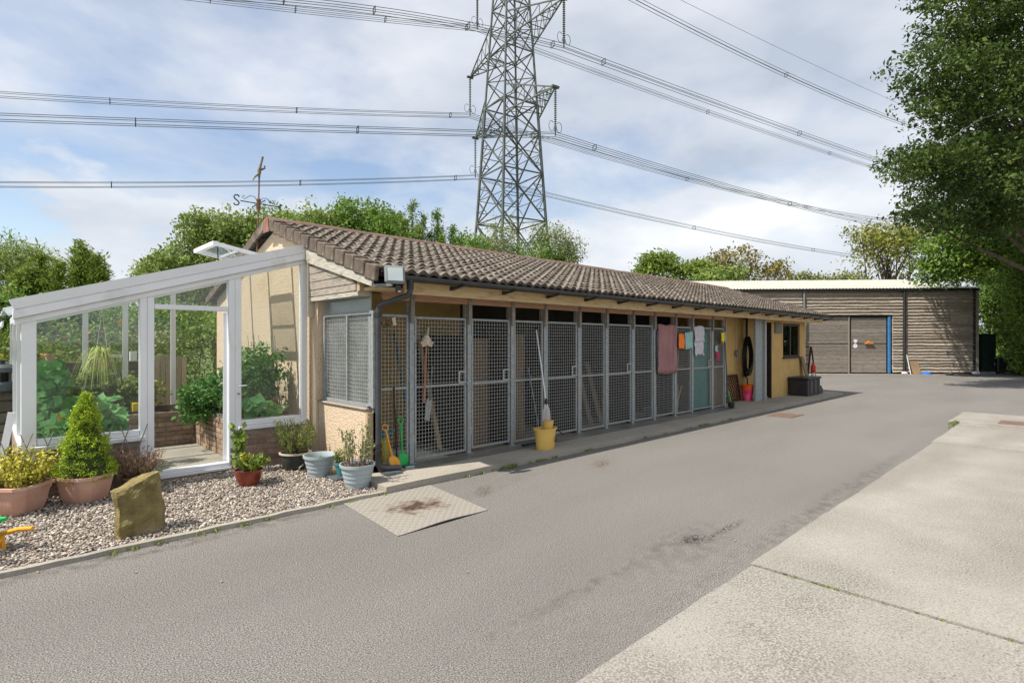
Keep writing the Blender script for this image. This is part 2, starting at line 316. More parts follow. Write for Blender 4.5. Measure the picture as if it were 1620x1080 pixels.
def mesh_np(name, V, Fq, rnd=None, m=None, smooth=False):      # quads / tris from arrays
    me = bpy.data.meshes.new(name); k = Fq.shape[1]
    me.vertices.add(len(V)); me.vertices.foreach_set('co', V.astype(np.float32).ravel())
    me.loops.add(Fq.size); me.loops.foreach_set('vertex_index', Fq.astype(np.int32).ravel())
    me.polygons.add(len(Fq)); me.polygons.foreach_set('loop_start', np.arange(0, Fq.size, k, dtype=np.int32))
    if rnd is not None:
        a = me.attributes.new('rnd', 'FLOAT', 'POINT'); a.data.foreach_set('value', rnd.astype(np.float32))
    me.update(); me.validate()
    if smooth: me.polygons.foreach_set('use_smooth', [True] * len(me.polygons))
    if m: me.materials.append(MAT[m])
    return me
def unit(v): return v / (np.linalg.norm(v, axis=1, keepdims=True) + 1e-9)
def leaf_mesh(name, P, size, m, aspect=0.5, up=0.35, direction=None, fold=0.18, var=0.35, rnd=None):
    n = len(P); d = rng.normal(size=(n, 3)) if direction is None else direction + rng.normal(size=(n, 3)) * 0.25
    d = unit(d); nn = rng.normal(size=(n, 3)); nn[:, 2] += up * 3; s = unit(np.cross(d, nn)); w = unit(np.cross(s, d))
    L = (size * (1 + var * rng.normal(size=n)).clip(0.45, 1.7))[:, None]
    V = np.empty((n, 4, 3)); V[:, 0] = P - d * L * 0.5; V[:, 2] = P + d * L * 0.5
    mid = P - d * L * 0.05; V[:, 1] = mid + s * L * aspect / 2 + w * L * fold * aspect; V[:, 3] = mid - s * L * aspect / 2 + w * L * fold * aspect
    r = rng.random(n) if rnd is None else np.clip(rnd + 0.22 * rng.normal(size=n), 0, 1)
    return mesh_np(name, V.reshape(-1, 3), np.arange(4 * n).reshape(n, 4), np.repeat(r, 4), m)
def big_leaves(name, P, size, m, nrm=(0, 0, 1), spread=.5, k=9):
    n = len(P); N_ = unit(np.array(nrm)[None] + rng.normal(size=(n, 3)) * spread); a = unit(np.cross(N_, rng.normal(size=(n, 3)))); b = np.cross(N_, a)
    L = size * rng.uniform(.6, 1.25, n); V = np.empty((n, k + 1, 3)); V[:, 0] = P - N_ * (L * .12)[:, None]
    for i in range(k):
        t = 2 * math.pi * (i + .5) / k; r = (1.0 if i % 2 else .78) * (.62 if i in (k - 1, 0) else 1); V[:, i + 1] = P + (a * math.cos(t) + b * math.sin(t)) * (L * .5 * r)[:, None] + N_ * (L * rng.uniform(-.06, .06, n))[:, None]
    f = np.array([(0, i + 1, (i + 1) % k + 1) for i in range(k)]); Fq = (f[None] + (np.arange(n) * (k + 1))[:, None, None]).reshape(-1, 3)
    return mesh_np(name, V.reshape(-1, 3), Fq, np.repeat(rng.random(n), k + 1), m, True)
def clumps(blobs, nclump, per, csize, shell=0.55):
    """leaf points: clumps spread through ellipsoids [(cx,cy,cz,rx,ry,rz,weight)]"""
    w = np.array([b[3] * b[4] * b[5] for b in blobs]) ** 0.67; w /= w.sum(); out = []; tone = []; centres = []
    for b, k in zip(blobs, rng.multinomial(nclump, w)):
        d = unit(rng.normal(size=(k, 3))); r = (shell + (1 - shell) * rng.random(k) ** 0.7)[:, None] * (0.82 + 0.3 * rng.random(k))[:, None]
        c = np.array(b[:3]) + d * r * np.array(b[3:6]); centres.append(c)
        t = rng.random(k)
        off = np.clip(rng.normal(size=(k, per, 3)), -1.7, 1.7) * csize * (0.6 + 0.8 * rng.random((k, 1, 1))); off[:, :, 2] *= 0.6
        out.append((c[:, None] + off).reshape(-1, 3)); tone.append(np.repeat(t, per))
    return np.concatenate(out), np.concatenate(tone), np.concatenate(centres)
def limbs(mb, base, top, targets, r0, n=6):
    base = Vector(base); top = Vector(top)
    k = 6; pts = [base.lerp(top, i / k) + Vector((random.uniform(-1, 1), random.uniform(-1, 1), 0)) * 0.04 * (top - base).length * (0 < i) for i in range(k + 1)]
    mb.tube(pts, [r0 * (1 - 0.75 * i / k) * (1.25 if i == 0 else 1) for i in range(k + 1)], n)
    for t in targets:
        t = Vector(t); j = random.randint(2, k); a = pts[j]; ra = r0 * (1 - 0.75 * j / k) * 0.42
        mid = a.lerp(t, 0.5) + Vector((random.uniform(-1, 1), random.uniform(-1, 1), 0.6)) * (t - a).length * 0.12
        mb.tube([a, a.lerp(mid, 0.5) + Vector((0, 0, 0.02)), mid, mid.lerp(t, 0.55) + Vector((0, 0, (t - a).length * 0.03)), t], [ra, ra * 0.8, ra * 0.55, ra * 0.35, ra * 0.12], 5)
def tree(name, label, base, height, blobs, leaf, lsize, nclump, per, csize, group=None, bark='bark', r0=None, aspect=0.5, shell=0.5, nlimb=14, top=None, direction=None, cat='tree', dens=1.0):
    base = np.array(base, float); t = thing(name, label, cat, base, group)
    bl = [tuple(base + np.array(b[:3])) + tuple(b[3:6]) for b in blobs]
    P, tone, cen = clumps(bl, int(nclump * dens), per, csize, shell)
    ok = P[:, 2] > base[2] + 0.05; P = P[ok]; tone = tone[ok]
    mb = MB(); idx = rng.choice(len(cen), min(nlimb, len(cen)), replace=False)
    limbs(mb, base - np.array([0, 0, 0.1]), base + np.array(top if top is not None else (0, 0, height * 0.72)), cen[idx], r0 or height * 0.022)
    mb.build('trunk', bark, t, smooth=True)
    o = link('crown', leaf_mesh('crown', P, lsize, leaf, aspect, rnd=tone * 0.75 + 0.12, direction=direction), None, t)
    return t

# ------------------------------------------------------------------ ground
def nodes_mat(name):
    m = bpy.data.materials.new(name); m.use_nodes = True; MAT[name] = m; nt = m.node_tree
    return m, nt.nodes, nt.links, nt.nodes['Principled BSDF']
def asphalt():
    m, N, L, b = nodes_mat('asphalt'); b.inputs['Roughness'].default_value = 0.9; b.inputs['Specular IOR Level'].default_value = 0.25
    tc = N.new('ShaderNodeTexCoord')
    def noise(scale, detail=4, loc=None, stretch=None):
        n = N.new('ShaderNodeTexNoise'); n.inputs['Scale'].default_value = scale; n.inputs['Detail'].default_value = detail
        mp = N.new('ShaderNodeMapping'); mp.inputs['Location'].default_value = loc or (0, 0, 0); mp.inputs['Scale'].default_value = stretch or (1, 1, 1)
        L.new(tc.outputs['Object'], mp.inputs[0]); L.new(mp.outputs[0], n.inputs['Vector']); return n.outputs[0]
    def ramp(f, p0, p1, c0=(0, 0, 0, 1), c1=(1, 1, 1, 1)):
        r = N.new('ShaderNodeValToRGB'); e = r.color_ramp.elements; e[0].position, e[1].position = p0, p1; e[0].color, e[1].color = c0, c1; L.new(f, r.inputs[0]); return r.outputs[0]
    def mix(fac, a, bcol, mode='MIX'):
        x = N.new('ShaderNodeMix'); x.data_type = 'RGBA'; x.blend_type = mode
        if isinstance(fac, float): x.inputs[0].default_value = fac
        else: L.new(fac, x.inputs[0])
        L.new(a, x.inputs[6])
        if isinstance(bcol, tuple): x.inputs[7].default_value = bcol
        else: L.new(bcol, x.inputs[7])
        return x.outputs[2]
    def math_(op, a, c):
        x = N.new('ShaderNodeMath'); x.operation = op; x.use_clamp = True
        for i, v in enumerate((a, c)):
            if isinstance(v, (int, float)): x.inputs[i].default_value = v
            else: L.new(v, x.inputs[i])
        return x.outputs[0]
    col = ramp(noise(120, 4), 0.38, 0.62, (0.055, 0.052, 0.048, 1), (0.315, 0.298, 0.274, 1))
    col = mix(ramp(noise(75, 2, (3, 1, 0)), 0.60, 0.70), col, (0.27, 0.255, 0.235, 1))
    col = mix(ramp(noise(0.55, 5, (5, 2, 0), (0.5, 1.5, 1)), 0.38, 0.75), col, ramp(noise(110, 4, (9, 0, 0)), 0.38, 0.62, (0.05, 0.047, 0.043, 1), (0.265, 0.249, 0.227, 1)))
    col = mix(math_('MULTIPLY', ramp(noise(1.3, 6, (1, 7, 0), (0.6, 1.6, 1)), 0.58, 0.80), 0.3), col, (0.22, 0.19, 0.155, 1))
    col = mix(math_('MULTIPLY', ramp(noise(120, 3, (7, 3, 0)), 0.34, 0.44, (1, 1, 1, 1), (0, 0, 0, 1)), 0.8), col, (0.06, 0.056, 0.05, 1))
    col = mix(math_('MULTIPLY', ramp(noise(140, 2, (2, 9, 0)), 0.62, 0.70), 0.7), col, (0.42, 0.40, 0.37, 1))
    def spot(x, y, rx, ry, rot, fac, thr, c):
        nonlocal col
        mp = N.new('ShaderNodeMapping'); mp.vector_type = 'TEXTURE'; mp.inputs['Location'].default_value = (x, y, 0); mp.inputs['Rotation'].default_value = (0, 0, rot); mp.inputs['Scale'].default_value = (rx, ry, 1)
        L.new(tc.outputs['Object'], mp.inputs[0]); ln = N.new('ShaderNodeVectorMath'); ln.operation = 'LENGTH'; L.new(mp.outputs[0], ln.inputs[0])
        d = math_('SUBTRACT', 1.0, ln.outputs['Value']); f = math_('MULTIPLY', math_('MULTIPLY', ramp(d, 0.0, 0.6), fac), thr); col = mix(f, col, c)
    vor = N.new('ShaderNodeTexVoronoi'); vor.feature = 'DISTANCE_TO_EDGE'; vor.inputs['Scale'].default_value = 22
    wv = N.new('ShaderNodeTexNoise'); wv.inputs['Scale'].default_value = 7; L.new(tc.outputs['Object'], wv.inputs['Vector'])
    va = N.new('ShaderNodeVectorMath'); va.operation = 'ADD'; vs = N.new('ShaderNodeVectorMath'); vs.operation = 'SCALE'; vs.inputs['Scale'].default_value = 0.14; L.new(wv.outputs['Color'], vs.inputs[0]); L.new(tc.outputs['Object'], va.inputs[0]); L.new(vs.outputs[0], va.inputs[1]); L.new(va.outputs[0], vor.inputs['Vector'])
    crack = ramp(vor.outputs['Distance'], 0.03, 0.10, (1, 1, 1, 1), (0, 0, 0, 1)); blot = ramp(noise(26, 5, (2, 2, 0)), 0.44, 0.56)
    blot2 = ramp(noise(9, 6, (6, 1, 0)), 0.40, 0.66)
    dark = (0.022, 0.02, 0.017, 1)
    spot(4.32, 2.26, 0.27, 0.13, -0.35, 1.0, crack, dark); spot(4.27, 2.28, 0.15, 0.085, 0.2, 0.85, blot, dark)
    spot(4.78, 2.20, 0.40, 0.06, 0.02, 1.0, crack, dark); spot(4.2, 2.3, 0.8, 0.35, 0.0, 0.35, blot2, (0.07, 0.056, 0.04, 1))
    spot(2.9, 2.33, 1.4, 0.07, 0.03, 0.4, blot2, (0.06, 0.05, 0.038, 1)); spot(3.3, 2.1, 2.0, 0.40, 0.02, 0.22, blot2, (0.12, 0.095, 0.07, 1))
    spot(6.05, 4.55, 0.30, 0.13, 0.5, 0.8, blot, (0.085, 0.05, 0.03, 1)); spot(6.05, 4.55, 0.7, 0.3, 0.5, 0.25, blot2, (0.12, 0.085, 0.055, 1))
    spot(4.0, 4.62, 0.30, 0.12, 0.7, 0.7, blot, (0.06, 0.045, 0.03, 1)); spot(4.3, 4.7, 0.9, 0.22, 0.2, 0.25, blot2, (0.11, 0.085, 0.06, 1))
    spot(12.5, 5.0, 2.6, 0.28, 0.0, 0.3, blot2, (0.13, 0.085, 0.055, 1)); spot(9.0, 3.4, 1.3, 0.35, 0.1, 0.22, blot2, (0.09, 0.075, 0.06, 1))
    spot(7.0, 1.86, 4.5, 0.14, 0.01, 0.5, blot2, (0.07, 0.055, 0.04, 1)); spot(1.0, 5.15, 2.5, 0.16, 0.0, 0.6, blot2, (0.07, 0.055, 0.04, 1))
    L.new(col, b.inputs['Base Color'])
    bp = N.new('ShaderNodeBump'); bp.inputs['Strength'].default_value = 1.0; bp.inputs['Distance'].default_value = 0.010; L.new(noise(100, 3), bp.inputs['Height']); L.new(bp.outputs[0], b.inputs['Normal'])
asphalt()
def concrete():
    m, N, L, b = nodes_mat('concrete'); b.inputs['Roughness'].default_value = 0.9; b.inputs['Specular IOR Level'].default_value = 0.25
    tc = N.new('ShaderNodeTexCoord')
    def noise(scale, detail=3, loc=(0, 0, 0), st=(1, 1, 1)):
        n = N.new('ShaderNodeTexNoise'); n.inputs['Scale'].default_value = scale; n.inputs['Detail'].default_value = detail
        mp = N.new('ShaderNodeMapping'); mp.inputs['Location'].default_value = loc; mp.inputs['Scale'].default_value = st; L.new(tc.outputs['Object'], mp.inputs[0]); L.new(mp.outputs[0], n.inputs['Vector']); return n.outputs[0]
    def ramp(f, p0, p1, c0=(0, 0, 0, 1), c1=(1, 1, 1, 1)):
        r = N.new('ShaderNodeValToRGB'); e = r.color_ramp.elements; e[0].position, e[1].position = p0, p1; e[0].color, e[1].color = c0, c1; L.new(f, r.inputs[0]); return r.outputs[0]
    def mix(f, a, c):
        x = N.new('ShaderNodeMix'); x.data_type = 'RGBA'; L.new(f, x.inputs[0]); L.new(a, x.inputs[6]); L.new(c, x.inputs[7]); return x.outputs[2]
    pale = ramp(noise(95, 3), 0.35, 0.6, (0.255, 0.238, 0.206, 1), (0.35, 0.33, 0.29, 1))
    aggr = ramp(noise(80, 3, (4, 4, 0)), 0.40, 0.60, (0.13, 0.12, 0.103, 1), (0.325, 0.304, 0.264, 1))
    col = mix(ramp(noise(1.1, 7, (2.2, 1, 0)), 0.30, 0.70), pale, aggr)
    col = mix(ramp(noise(0.5, 7, (6, 3, 0), (0.4, 1.6, 1)), 0.5, 0.78), col, ramp(noise(70, 3, (1, 4, 0)), 0.35, 0.65, (0.13, 0.118, 0.10, 1), (0.25, 0.228, 0.195, 1)))
    col = mix(ramp(noise(75, 2, (8, 8, 0)), 0.62, 0.68), col, ramp(noise(40, 2), 0.3, 0.7, (0.12, 0.10, 0.08, 1), (0.17, 0.15, 0.125, 1)))
    L.new(col, b.inputs['Base Color'])
    bp = N.new('ShaderNodeBump'); bp.inputs['Strength'].default_value = 0.8; bp.inputs['Distance'].default_value = 0.006; L.new(noise(80, 3, (4, 4, 0)), bp.inputs['Height']); L.new(bp.outputs[0], b.inputs['Normal'])
concrete()
struct('ground', MB().add([(-900, -900, -0.03), (1500, -900, -0.03), (1500, 1500, -0.03), (-900, 1500, -0.03)], [(0, 1, 2, 3)]), 'field')
struct('yard', MB().add([(-14, -25, 0), (50, -25, 0), (50, 14, 0), (-14, 14, 0)], [(0, 1, 2, 3)]), 'asphalt')
struct('garden', MB().add([(-14, 7.6, 0.012), (3.34, 7.6, 0.012), (3.34, 26, 0.012), (-14, 26, 0.012)], [(0, 1, 2, 3)]), 'field')

def concrete_pad():
    root = None
    xs = [(-3.2, 4.035, -4.6, 1.70), (4.068, 11.06, -4.6, 1.72), (11.115, 14.23, -4.6, 1.76), (14.27, 16.5, -4.6, 1.98)]
    root = bpy.data.objects.new('concrete_pavement', None); COL.objects.link(root); root['kind'] = 'structure'; root.location = (6, -1.5, 0)
    for k, (x0, x1, y0, y1) in enumerate(xs):
        n = max(6, int((x1 - x0) / 0.18)); top = []
        for i in range(n + 1):
            x = x0 + (x1 - x0) * i / n; top.append((x, y1 + 0.005 * math.sin(x * 2.3 + 1) + random.uniform(-.006, .006) + (0.22 * (x - 14.26) / 2.2 if k == 3 else 0) * 0))
        skew = -0.02
        poly = [(x0, y0), (x1, y0)] + top[::-1]
        mb = MB(); m = len(poly); h = 0.022 + 0.004 * (k % 2)
        inner = [(x, y - 0.012) if i >= 2 else (x, y) for i, (x, y) in enumerate(poly)]
        mb.add([(x, y, -0.02) for x, y in poly] + [(x, y, h - 0.008) for x, y in poly] + [(x, y, h) for x, y in inner],
               [tuple(range(2 * m, 3 * m))] + [(i, (i + 1) % m, m + (i + 1) % m, m + i) for i in range(m)] + [(m + i, m + (i + 1) % m, 2 * m + (i + 1) % m, 2 * m + i) for i in range(m)])
        mb.build('slab', 'concrete', root)
concrete_pad()
def tufts(name, pts, h, m, n=9, parent=None):
    P = []; D = []
    for x, y, z in pts:
        for _ in range(n):
            P.append((x + random.gauss(0, .025), y + random.gauss(0, .012), z + h * 0.4)); D.append((random.gauss(0, .7), random.gauss(0, .7), 1))
    return link(name, leaf_mesh(name, np.array(P), h, m, 0.3, direction=np.array(D)), None, parent, 'stuff')
jp = [(4.05 + random.gauss(0, .006), random.choice([1.45, 1.25, 1.15, 0.25, 0.1, -.9]) + random.gauss(0, .06), 0.01) for _ in range(34)] + [(4.05, random.uniform(-2, 1.6), 0.005) for _ in range(30)]
tufts('moss', jp, 0.022, 'leaf_bright', 12)['label'] = 'bright green moss growing in the concrete joint'
ep = [(random.gauss(13.9, .25), 1.83 + random.gauss(0, .03), 0.02) for _ in range(26)] + [(5.0 + random.gauss(0, .06), 5.21 + random.gauss(0, .012), 0.01) for _ in range(10)] + [(random.uniform(4.2, 12), 5.225, .0) for _ in range(26)] + [(random.uniform(-.5, 3.2), 5.22, .0) for _ in range(14)]
tufts('weeds', ep, 0.045, 'leaf_heath_green', 9)['label'] = 'small weeds along the edges of the paving'
# gravel bed with edging
def gravel():
    poly_y0 = 5.31
    n = 21000
    X = rng.uniform(-1.2, 3.32, n); Y = rng.uniform(poly_y0, 7.56, n); keep = ~((X > 3.12) & (Y < 5.95)) & (X + (Y - 5.3) * 0 < 3.36)
    X, Y = X[keep], Y[keep]; n = len(X); Z = rng.uniform(-0.006, 0.016, n) + 0.026
    t = (1 + 5 ** .5) / 2
    ico = unit(np.array([(-1, t, 0), (1, t, 0), (-1, -t, 0), (1, -t, 0), (0, -1, t), (0, 1, t), (0, -1, -t), (0, 1, -t), (t, 0, -1), (t, 0, 1), (-t, 0, -1), (-t, 0, 1)], float))
    fc = np.array([(0, 11, 5), (0, 5, 1), (0, 1, 7), (0, 7, 10), (0, 10, 11), (1, 5, 9), (5, 11, 4), (11, 10, 2), (10, 7, 6), (7, 1, 8), (3, 9, 4), (3, 4, 2), (3, 2, 6), (3, 6, 8), (3, 8, 9), (4, 9, 5), (2, 4, 11), (6, 2, 10), (8, 6, 7), (9, 8, 1)])
    sc = np.stack([rng.uniform(.009, .020, n), rng.uniform(.007, .0135, n), rng.uniform(.005, .010, n)], 1)
    a = rng.uniform(0, 6.28, n); tl = rng.normal(0, .5, n)
    v = ico[None] * sc[:, None, :] * (1 + 0.16 * rng.normal(size=(n, 12, 1)))
    ct, st = np.cos(tl)[:, None], np.sin(tl)[:, None]; x, z = v[..., 0] * ct - v[..., 2] * st, v[..., 0] * st + v[..., 2] * ct; y = v[..., 1]
    c, s = np.cos(a)[:, None], np.sin(a)[:, None]
    V = np.stack([x * c - y * s + X[:, None], x * s + y * c + Y[:, None], z + Z[:, None]], 2).reshape(-1, 3)
    Fq = (fc[None] + (np.arange(n) * 12)[:, None, None]).reshape(-1, 3)
    m, N, L, b = nodes_mat('pebble'); b.inputs['Roughness'].default_value = 0.75
    at = N.new('ShaderNodeAttribute'); at.attribute_name = 'rnd'; r = N.new('ShaderNodeValToRGB'); e = r.color_ramp.elements; r.color_ramp.interpolation = 'CONSTANT'
    cols = [(0.20, 0.155, 0.115), (0.34, 0.29, 0.235), (0.46, 0.41, 0.35), (0.38, 0.31, 0.24), (0.15, 0.13, 0.115), (0.55, 0.51, 0.45), (0.30, 0.245, 0.19), (0.26, 0.235, 0.215)]
    e[0].color = (*cols[0], 1); e[1].position = 1 / 8; e[1].color = (*cols[1], 1)
    for i in range(2, 8): k = e.new(i / 8); k.color = (*cols[i], 1)
    L.new(at.outputs['Fac'], r.inputs[0]); L.new(r.outputs[0], b.inputs['Base Color'])
    o = link('gravel', mesh_np('gravel', V, Fq, np.repeat(rng.random(n), 12), 'pebble'), None, None, 'stuff'); o['label'] = 'mixed brown and cream pebbles filling the bed by the conservatory'
    struct('gravel_bed', MB().add([(-14, 5.30, 0.018), (3.13, 5.30, 0.018), (3.13, 5.96, 0.018), (3.33, 5.96, 0.018), (3.33, 7.6, 0.018), (-14, 7.6, 0.018)], [(0, 1, 2, 3, 4, 5)]), 'mortar')
gravel()
def kerb():
    mb = MB(); n = 60; x0, x1 = -6, 3.13; top = []
    for i in range(n + 1):
        x = x0 + (x1 - x0) * i / n; w = random.uniform(-.006, .006); top.append((x, 5.235 + w, 5.30 + random.uniform(-.004, .004), 0.04 + random.uniform(-.006, .006)))
    o = len(mb.v)
    for x, a, b_, h in top: mb.v += [(x, a, -.02), (x, a + .004, h), (x, b_, h), (x, b_, -.02)]
    for i in range(n):
        for k in range(3): mb.f.append((i * 4 + k, i * 4 + k + 1, (i + 1) * 4 + k + 1, (i + 1) * 4 + k))
    mb.f += [(0, 1, 2, 3), (n * 4 + 3, n * 4 + 2, n * 4 + 1, n * 4)]
    struct('kerb', mb, 'slab')
kerb()
# raised concrete walkway in front of the kennels
mb = MB(); n = 70; 
ed = [(3.14 + (19.3 - 3.14) * i / n, 5.245 + 0.012 * math.sin(i * .9) + random.uniform(-.008, .008)) for i in range(n + 1)]
poly = ed + [(19.3, 11.9), (3.345, 11.9), (3.345, 5.97), (3.14, 5.96)]
struct('walkway', mb.prism(poly, 'z', -0.02, 0.08), 'slab')
mb = MB(); mb.add([(x, y, 0.084) for x, y in ((3.9, 5.74), (12.9, 5.74), (12.9, 6.02), (3.9, 6.02))], [(0, 1, 2, 3)])  # thin, darker and smoother strip on the slab along the gate line
mat('dark_strip', (0.115, 0.115, 0.105), (0.19, 0.185, 0.17), 2.5, 0.35, c3=(0.24, 0.22, 0.19), c3scale=1.3, c3pos=(0.5, 0.62)); struct('gate_strip', mb, 'dark_strip')

# ------------------------------------------------------------------ kennel building
GX, XE = 3.30, 18.66            # gable wall, far wall
RY, RZ, EY, EZ = 8.85, 3.53, 5.56, 2.46
SL = math.atan2(RZ - EZ, RY - EY); SLEN = math.hypot(RZ - EZ, RY - EY)
def kennel():
    t = thing('kennel_building', 'long low kennel block with brown tiled roof and galvanised mesh gates', 'building', (GX, 6.05, 0.08))
    zr = lambda y: EZ - 0.07 + (y - EY) * math.tan(SL)          # underside of the roof
    # gable wall (pebbledash) with low wall under the mesh window
    mb = MB(); yb = 11.86
    mb.prism([(7.30, 0.0), (yb, 0.0), (yb, zr(2 * RY - yb) - .0), (RY, RZ - .12), (7.30, zr(7.30))], 'x', GX, GX + 0.16)
    mb.build('gable_wall', 'pebbledash', t)
    MB().box(GX + .004, GX + 0.15, 5.98, 7.298, 0.0, 0.83).build('low_wall', 'pebbledash', t, bevel=.01)
    MB().box(GX - .006, GX + 0.16, 5.93, 5.978, 0.03, 0.80).build('end_board', 'pale_wood', t)
    MB().box(GX - .02, GX + 0.17, 5.96, 7.29, 0.832, 0.855).build('sill_stone', 'mortar', t, bevel=.006)
    # timber corner strip and gable planks
    MB().box(GX - .08, GX - .002, 7.40, 7.45, 2.0, zr(7.44) - .02).build('corner_strip', 'cream_rim', t)
    MB().box(GX - .016, GX + .10, 7.27, 7.33, 0.86, 2.23).build('window_jamb', 'pebbledash', t)
    edges = [2.27, 2.36, 2.47, 2.58, 2.70, 2.86]
    for a, b_ in zip(edges[:-1], edges[1:]):
        ymax = 7.395; 
        def cl(z): return EY + (z + 0.16 - (EZ - 0.07)) / math.tan(SL)
        lo = max(6.06, cl(a) ); hi = max(6.06, cl(b_ - .012))
        if lo >= ymax - .05: continue
        MB().prism([(lo + .02, a), (ymax, a), (ymax, b_ - .010), (min(hi + .02, ymax - .01), b_ - .010)], 'x', GX - .078 - random.uniform(0, .006), GX - .05).build('plank', 'gable_board', t)
    MB().box(GX - .084, GX + .10, 6.02, 7.395, 2.205, 2.258).build('plank_sill', 'barge_board', t)
    MB().box(GX - .08, GX + .06, 5.985, 6.055, 2.262, 2.40).build('corner_block', 'pale_wood', t)
    # barge board under the verge
    y0, y1 = 5.64, 7.47; p = [(y0, zr(y0) - .13), (y1, zr(y1) - .25), (y1, zr(y1) + .0), (y0, zr(y0) + .01)]
    MB().prism(p, 'x', GX - .115, GX - .085).build('barge_board', 'barge_board', t)
    MB().box(GX - .03, 3.62, 5.72, 5.98, 2.262, 2.30).build('soffit', 'new_timber', t)
    # roof deck (front and rear slope)
    for s in (1, -1):
        yy = lambda y: y if s > 0 else 2 * RY - y
        MB().prism([(yy(EY + .06), EZ - .05), (yy(RY), RZ - .055), (yy(RY), RZ - .02), (yy(EY + .03), EZ - .02)], 'x', GX - .03, XE + .5).build('roof_deck', 'dark_board', t)
    rb = MB(); rb.prism([(2 * RY - EY, EZ - .01), (RY, RZ - .01), (RY, RZ + .02), (2 * RY - EY, EZ + .02)], 'x', GX - .1, XE + .55); rb.build('rear_slope', 'tile', t)
    MB().prism([(2 * RY - EY, EZ - .06), (RY + .1, RZ - .10), (RY + .1, RZ + .05), (2 * RY - EY, EZ + .06)], 'x', GX - .13, GX - .102).build('rear_verge', 'verge', t)
    # roof tiles: two rolls each, lapped
    W, ROWS = 0.33, 13; G = SLEN / ROWS; k = 16
    mb = MB(); prof = []
    for i in range(k + 1):
        x = W * i / k; ph = (x / (W / 2)) % 1.0; z = 0.046 * (0.5 - 0.5 * math.cos(2 * math.pi * ph)) ** 0.8; prof.append((x, z))
    nf = len(prof)
    for x, z in prof: mb.v.append((x, 0, z + .034))
    for x, z in prof: mb.v.append((x, G + .05, z + .001))
    for x, z in prof: mb.v.append((x, 0.004, z * .55 - .003))
    for i in range(k): mb.f += [(i, i + 1, nf + i + 1, nf + i), (2 * nf + i, 2 * nf + i + 1, i + 1, i)]
    me = bpy.data.meshes.new('roof_tile'); me.from_pydata(mb.v, [], mb.f); me.polygons.foreach_set('use_smooth', [True] * len(me.polygons)); me.set_sharp_from_angle(angle=R(50)); me.materials.append(MAT['tile'])
    x0 = GX - .06; nc = int(round((XE + .56 - x0) / W)); tiles = []
    for r in range(ROWS):
        for c in range(nc):
            y = EY - .02 + r * G * math.cos(SL); z = EZ - .02 + r * G * math.sin(SL); x = x0 + c * W
            tiles.append((math.dist((x, y, z), CAM), x, y + random.uniform(-.007, .007), z + random.uniform(-.003, .003), random.uniform(-.012, .012), random.uniform(-.008, .008)))
    tiles.sort()
    for d, x, y, z, rz, rx in tiles[:300]: inst('roof_tile', me, t, (x, y, z), (SL + rx, 0, rz))
    A = np.array(mb.v); V = []; Fa = []; off = 0
    for d, x, y, z, rz, rx in tiles[300:]:
        M = np.array((Matrix.Translation((x, y, z)) @ Matrix.Rotation(rz, 4, 'Z') @ Matrix.Rotation(SL + rx, 4, 'X'))); V.append(A @ M[:3, :3].T + M[:3, 3]); Fa.append(np.array(mb.f) + off); off += len(A)
    o = link('roof_tile', mesh_np('far_roof_tiles', np.concatenate(V), np.concatenate(Fa), None, 'tile', True), None, t, 'stuff'); o.data.set_sharp_from_angle(angle=R(50))
    # verge units
    vb = MB(); vb.box(-.062, 0.0, 0, G - .022, -.125, .056); vb.box(0.0005, .075, 0, G - .02, .020, .058)
    ov = vb.build('verge_tile', 'verge', t, bevel=.012); vme = ov.data; bpy.data.objects.remove(ov)
    for r in range(ROWS):
        inst('verge_tile', vme, t, (x0 - .012 + random.uniform(-.006, .006), EY - .03 + r * G * math.cos(SL), EZ + .004 + r * G * math.sin(SL) + random.uniform(-.004, .004)), (SL + -0.10, 0, random.uniform(-.03, .03)))
    # ridge tiles
    rm = MB(); n = 9; Lr = 0.45; rr = 0.135
    for xx in (0, Lr):
        for q in (1.0, 0.86):
            for i in range(n):
                a = math.pi * (0.08 + 0.84 * i / (n - 1)); rm.v.append((xx, math.cos(a) * rr * q * 1.1, math.sin(a) * rr * q * .82))
    for i in range(n - 1): rm.f += [(i, i + 1, 2 * n + i + 1, 2 * n + i), (n + i + 1, n + i, 3 * n + i, 3 * n + i + 1), (i + 1, i, n + i, n + i + 1), (2 * n + i, 2 * n + i + 1, 3 * n + i + 1, 3 * n + i)]
    ro = rm.build('ridge_tile', 'ridge', t, smooth=True); rme = ro.data; bpy.data.objects.remove(ro)
    for i in range(int((XE + .6 - x0) / Lr)): inst('ridge_tile', rme, t, (x0 - .07 + i * (Lr + .003), RY + random.uniform(-.008, .008), RZ - .035 + random.uniform(-.006, .006)), (random.uniform(-.03, .03), 0, random.uniform(-.01, .01)))
    MB().prism([(RY - .12, RZ - .17), (RY + .12, RZ - .17), (RY + .08, RZ + .05), (RY - .08, RZ + .05)], 'x', x0 - .078, x0 - .072).build('ridge_end', 'ridge', t)
    # gutter, brackets, downpipe
    gy, gz = 5.515, 2.425; gm = MB(); n = 10; pr = [(gy + .058 * math.cos(a), gz + .058 * math.sin(a)) for a in [math.pi + math.pi * i / n for i in range(n + 1)]] + [(gy + .05 * math.cos(a), gz + .05 * math.sin(a)) for a in [2 * math.pi - math.pi * i / n for i in range(n + 1)]]
    gm.prism(pr, 'x', GX + .02, XE + .62); g = gm.build('gutter', 'gutter_grey', t, smooth=True)
    for i in range(17):
        x = 4.35 + i * .92
        MB().prism([(gy - .064, gz - .05), (gy - .03, gz - .072), (gy + .22, gz - .115), (gy + .22, gz - .06), (gy + .03, gz - .064)], 'x', x, x + .05).build('bracket', 'black_plastic', g)
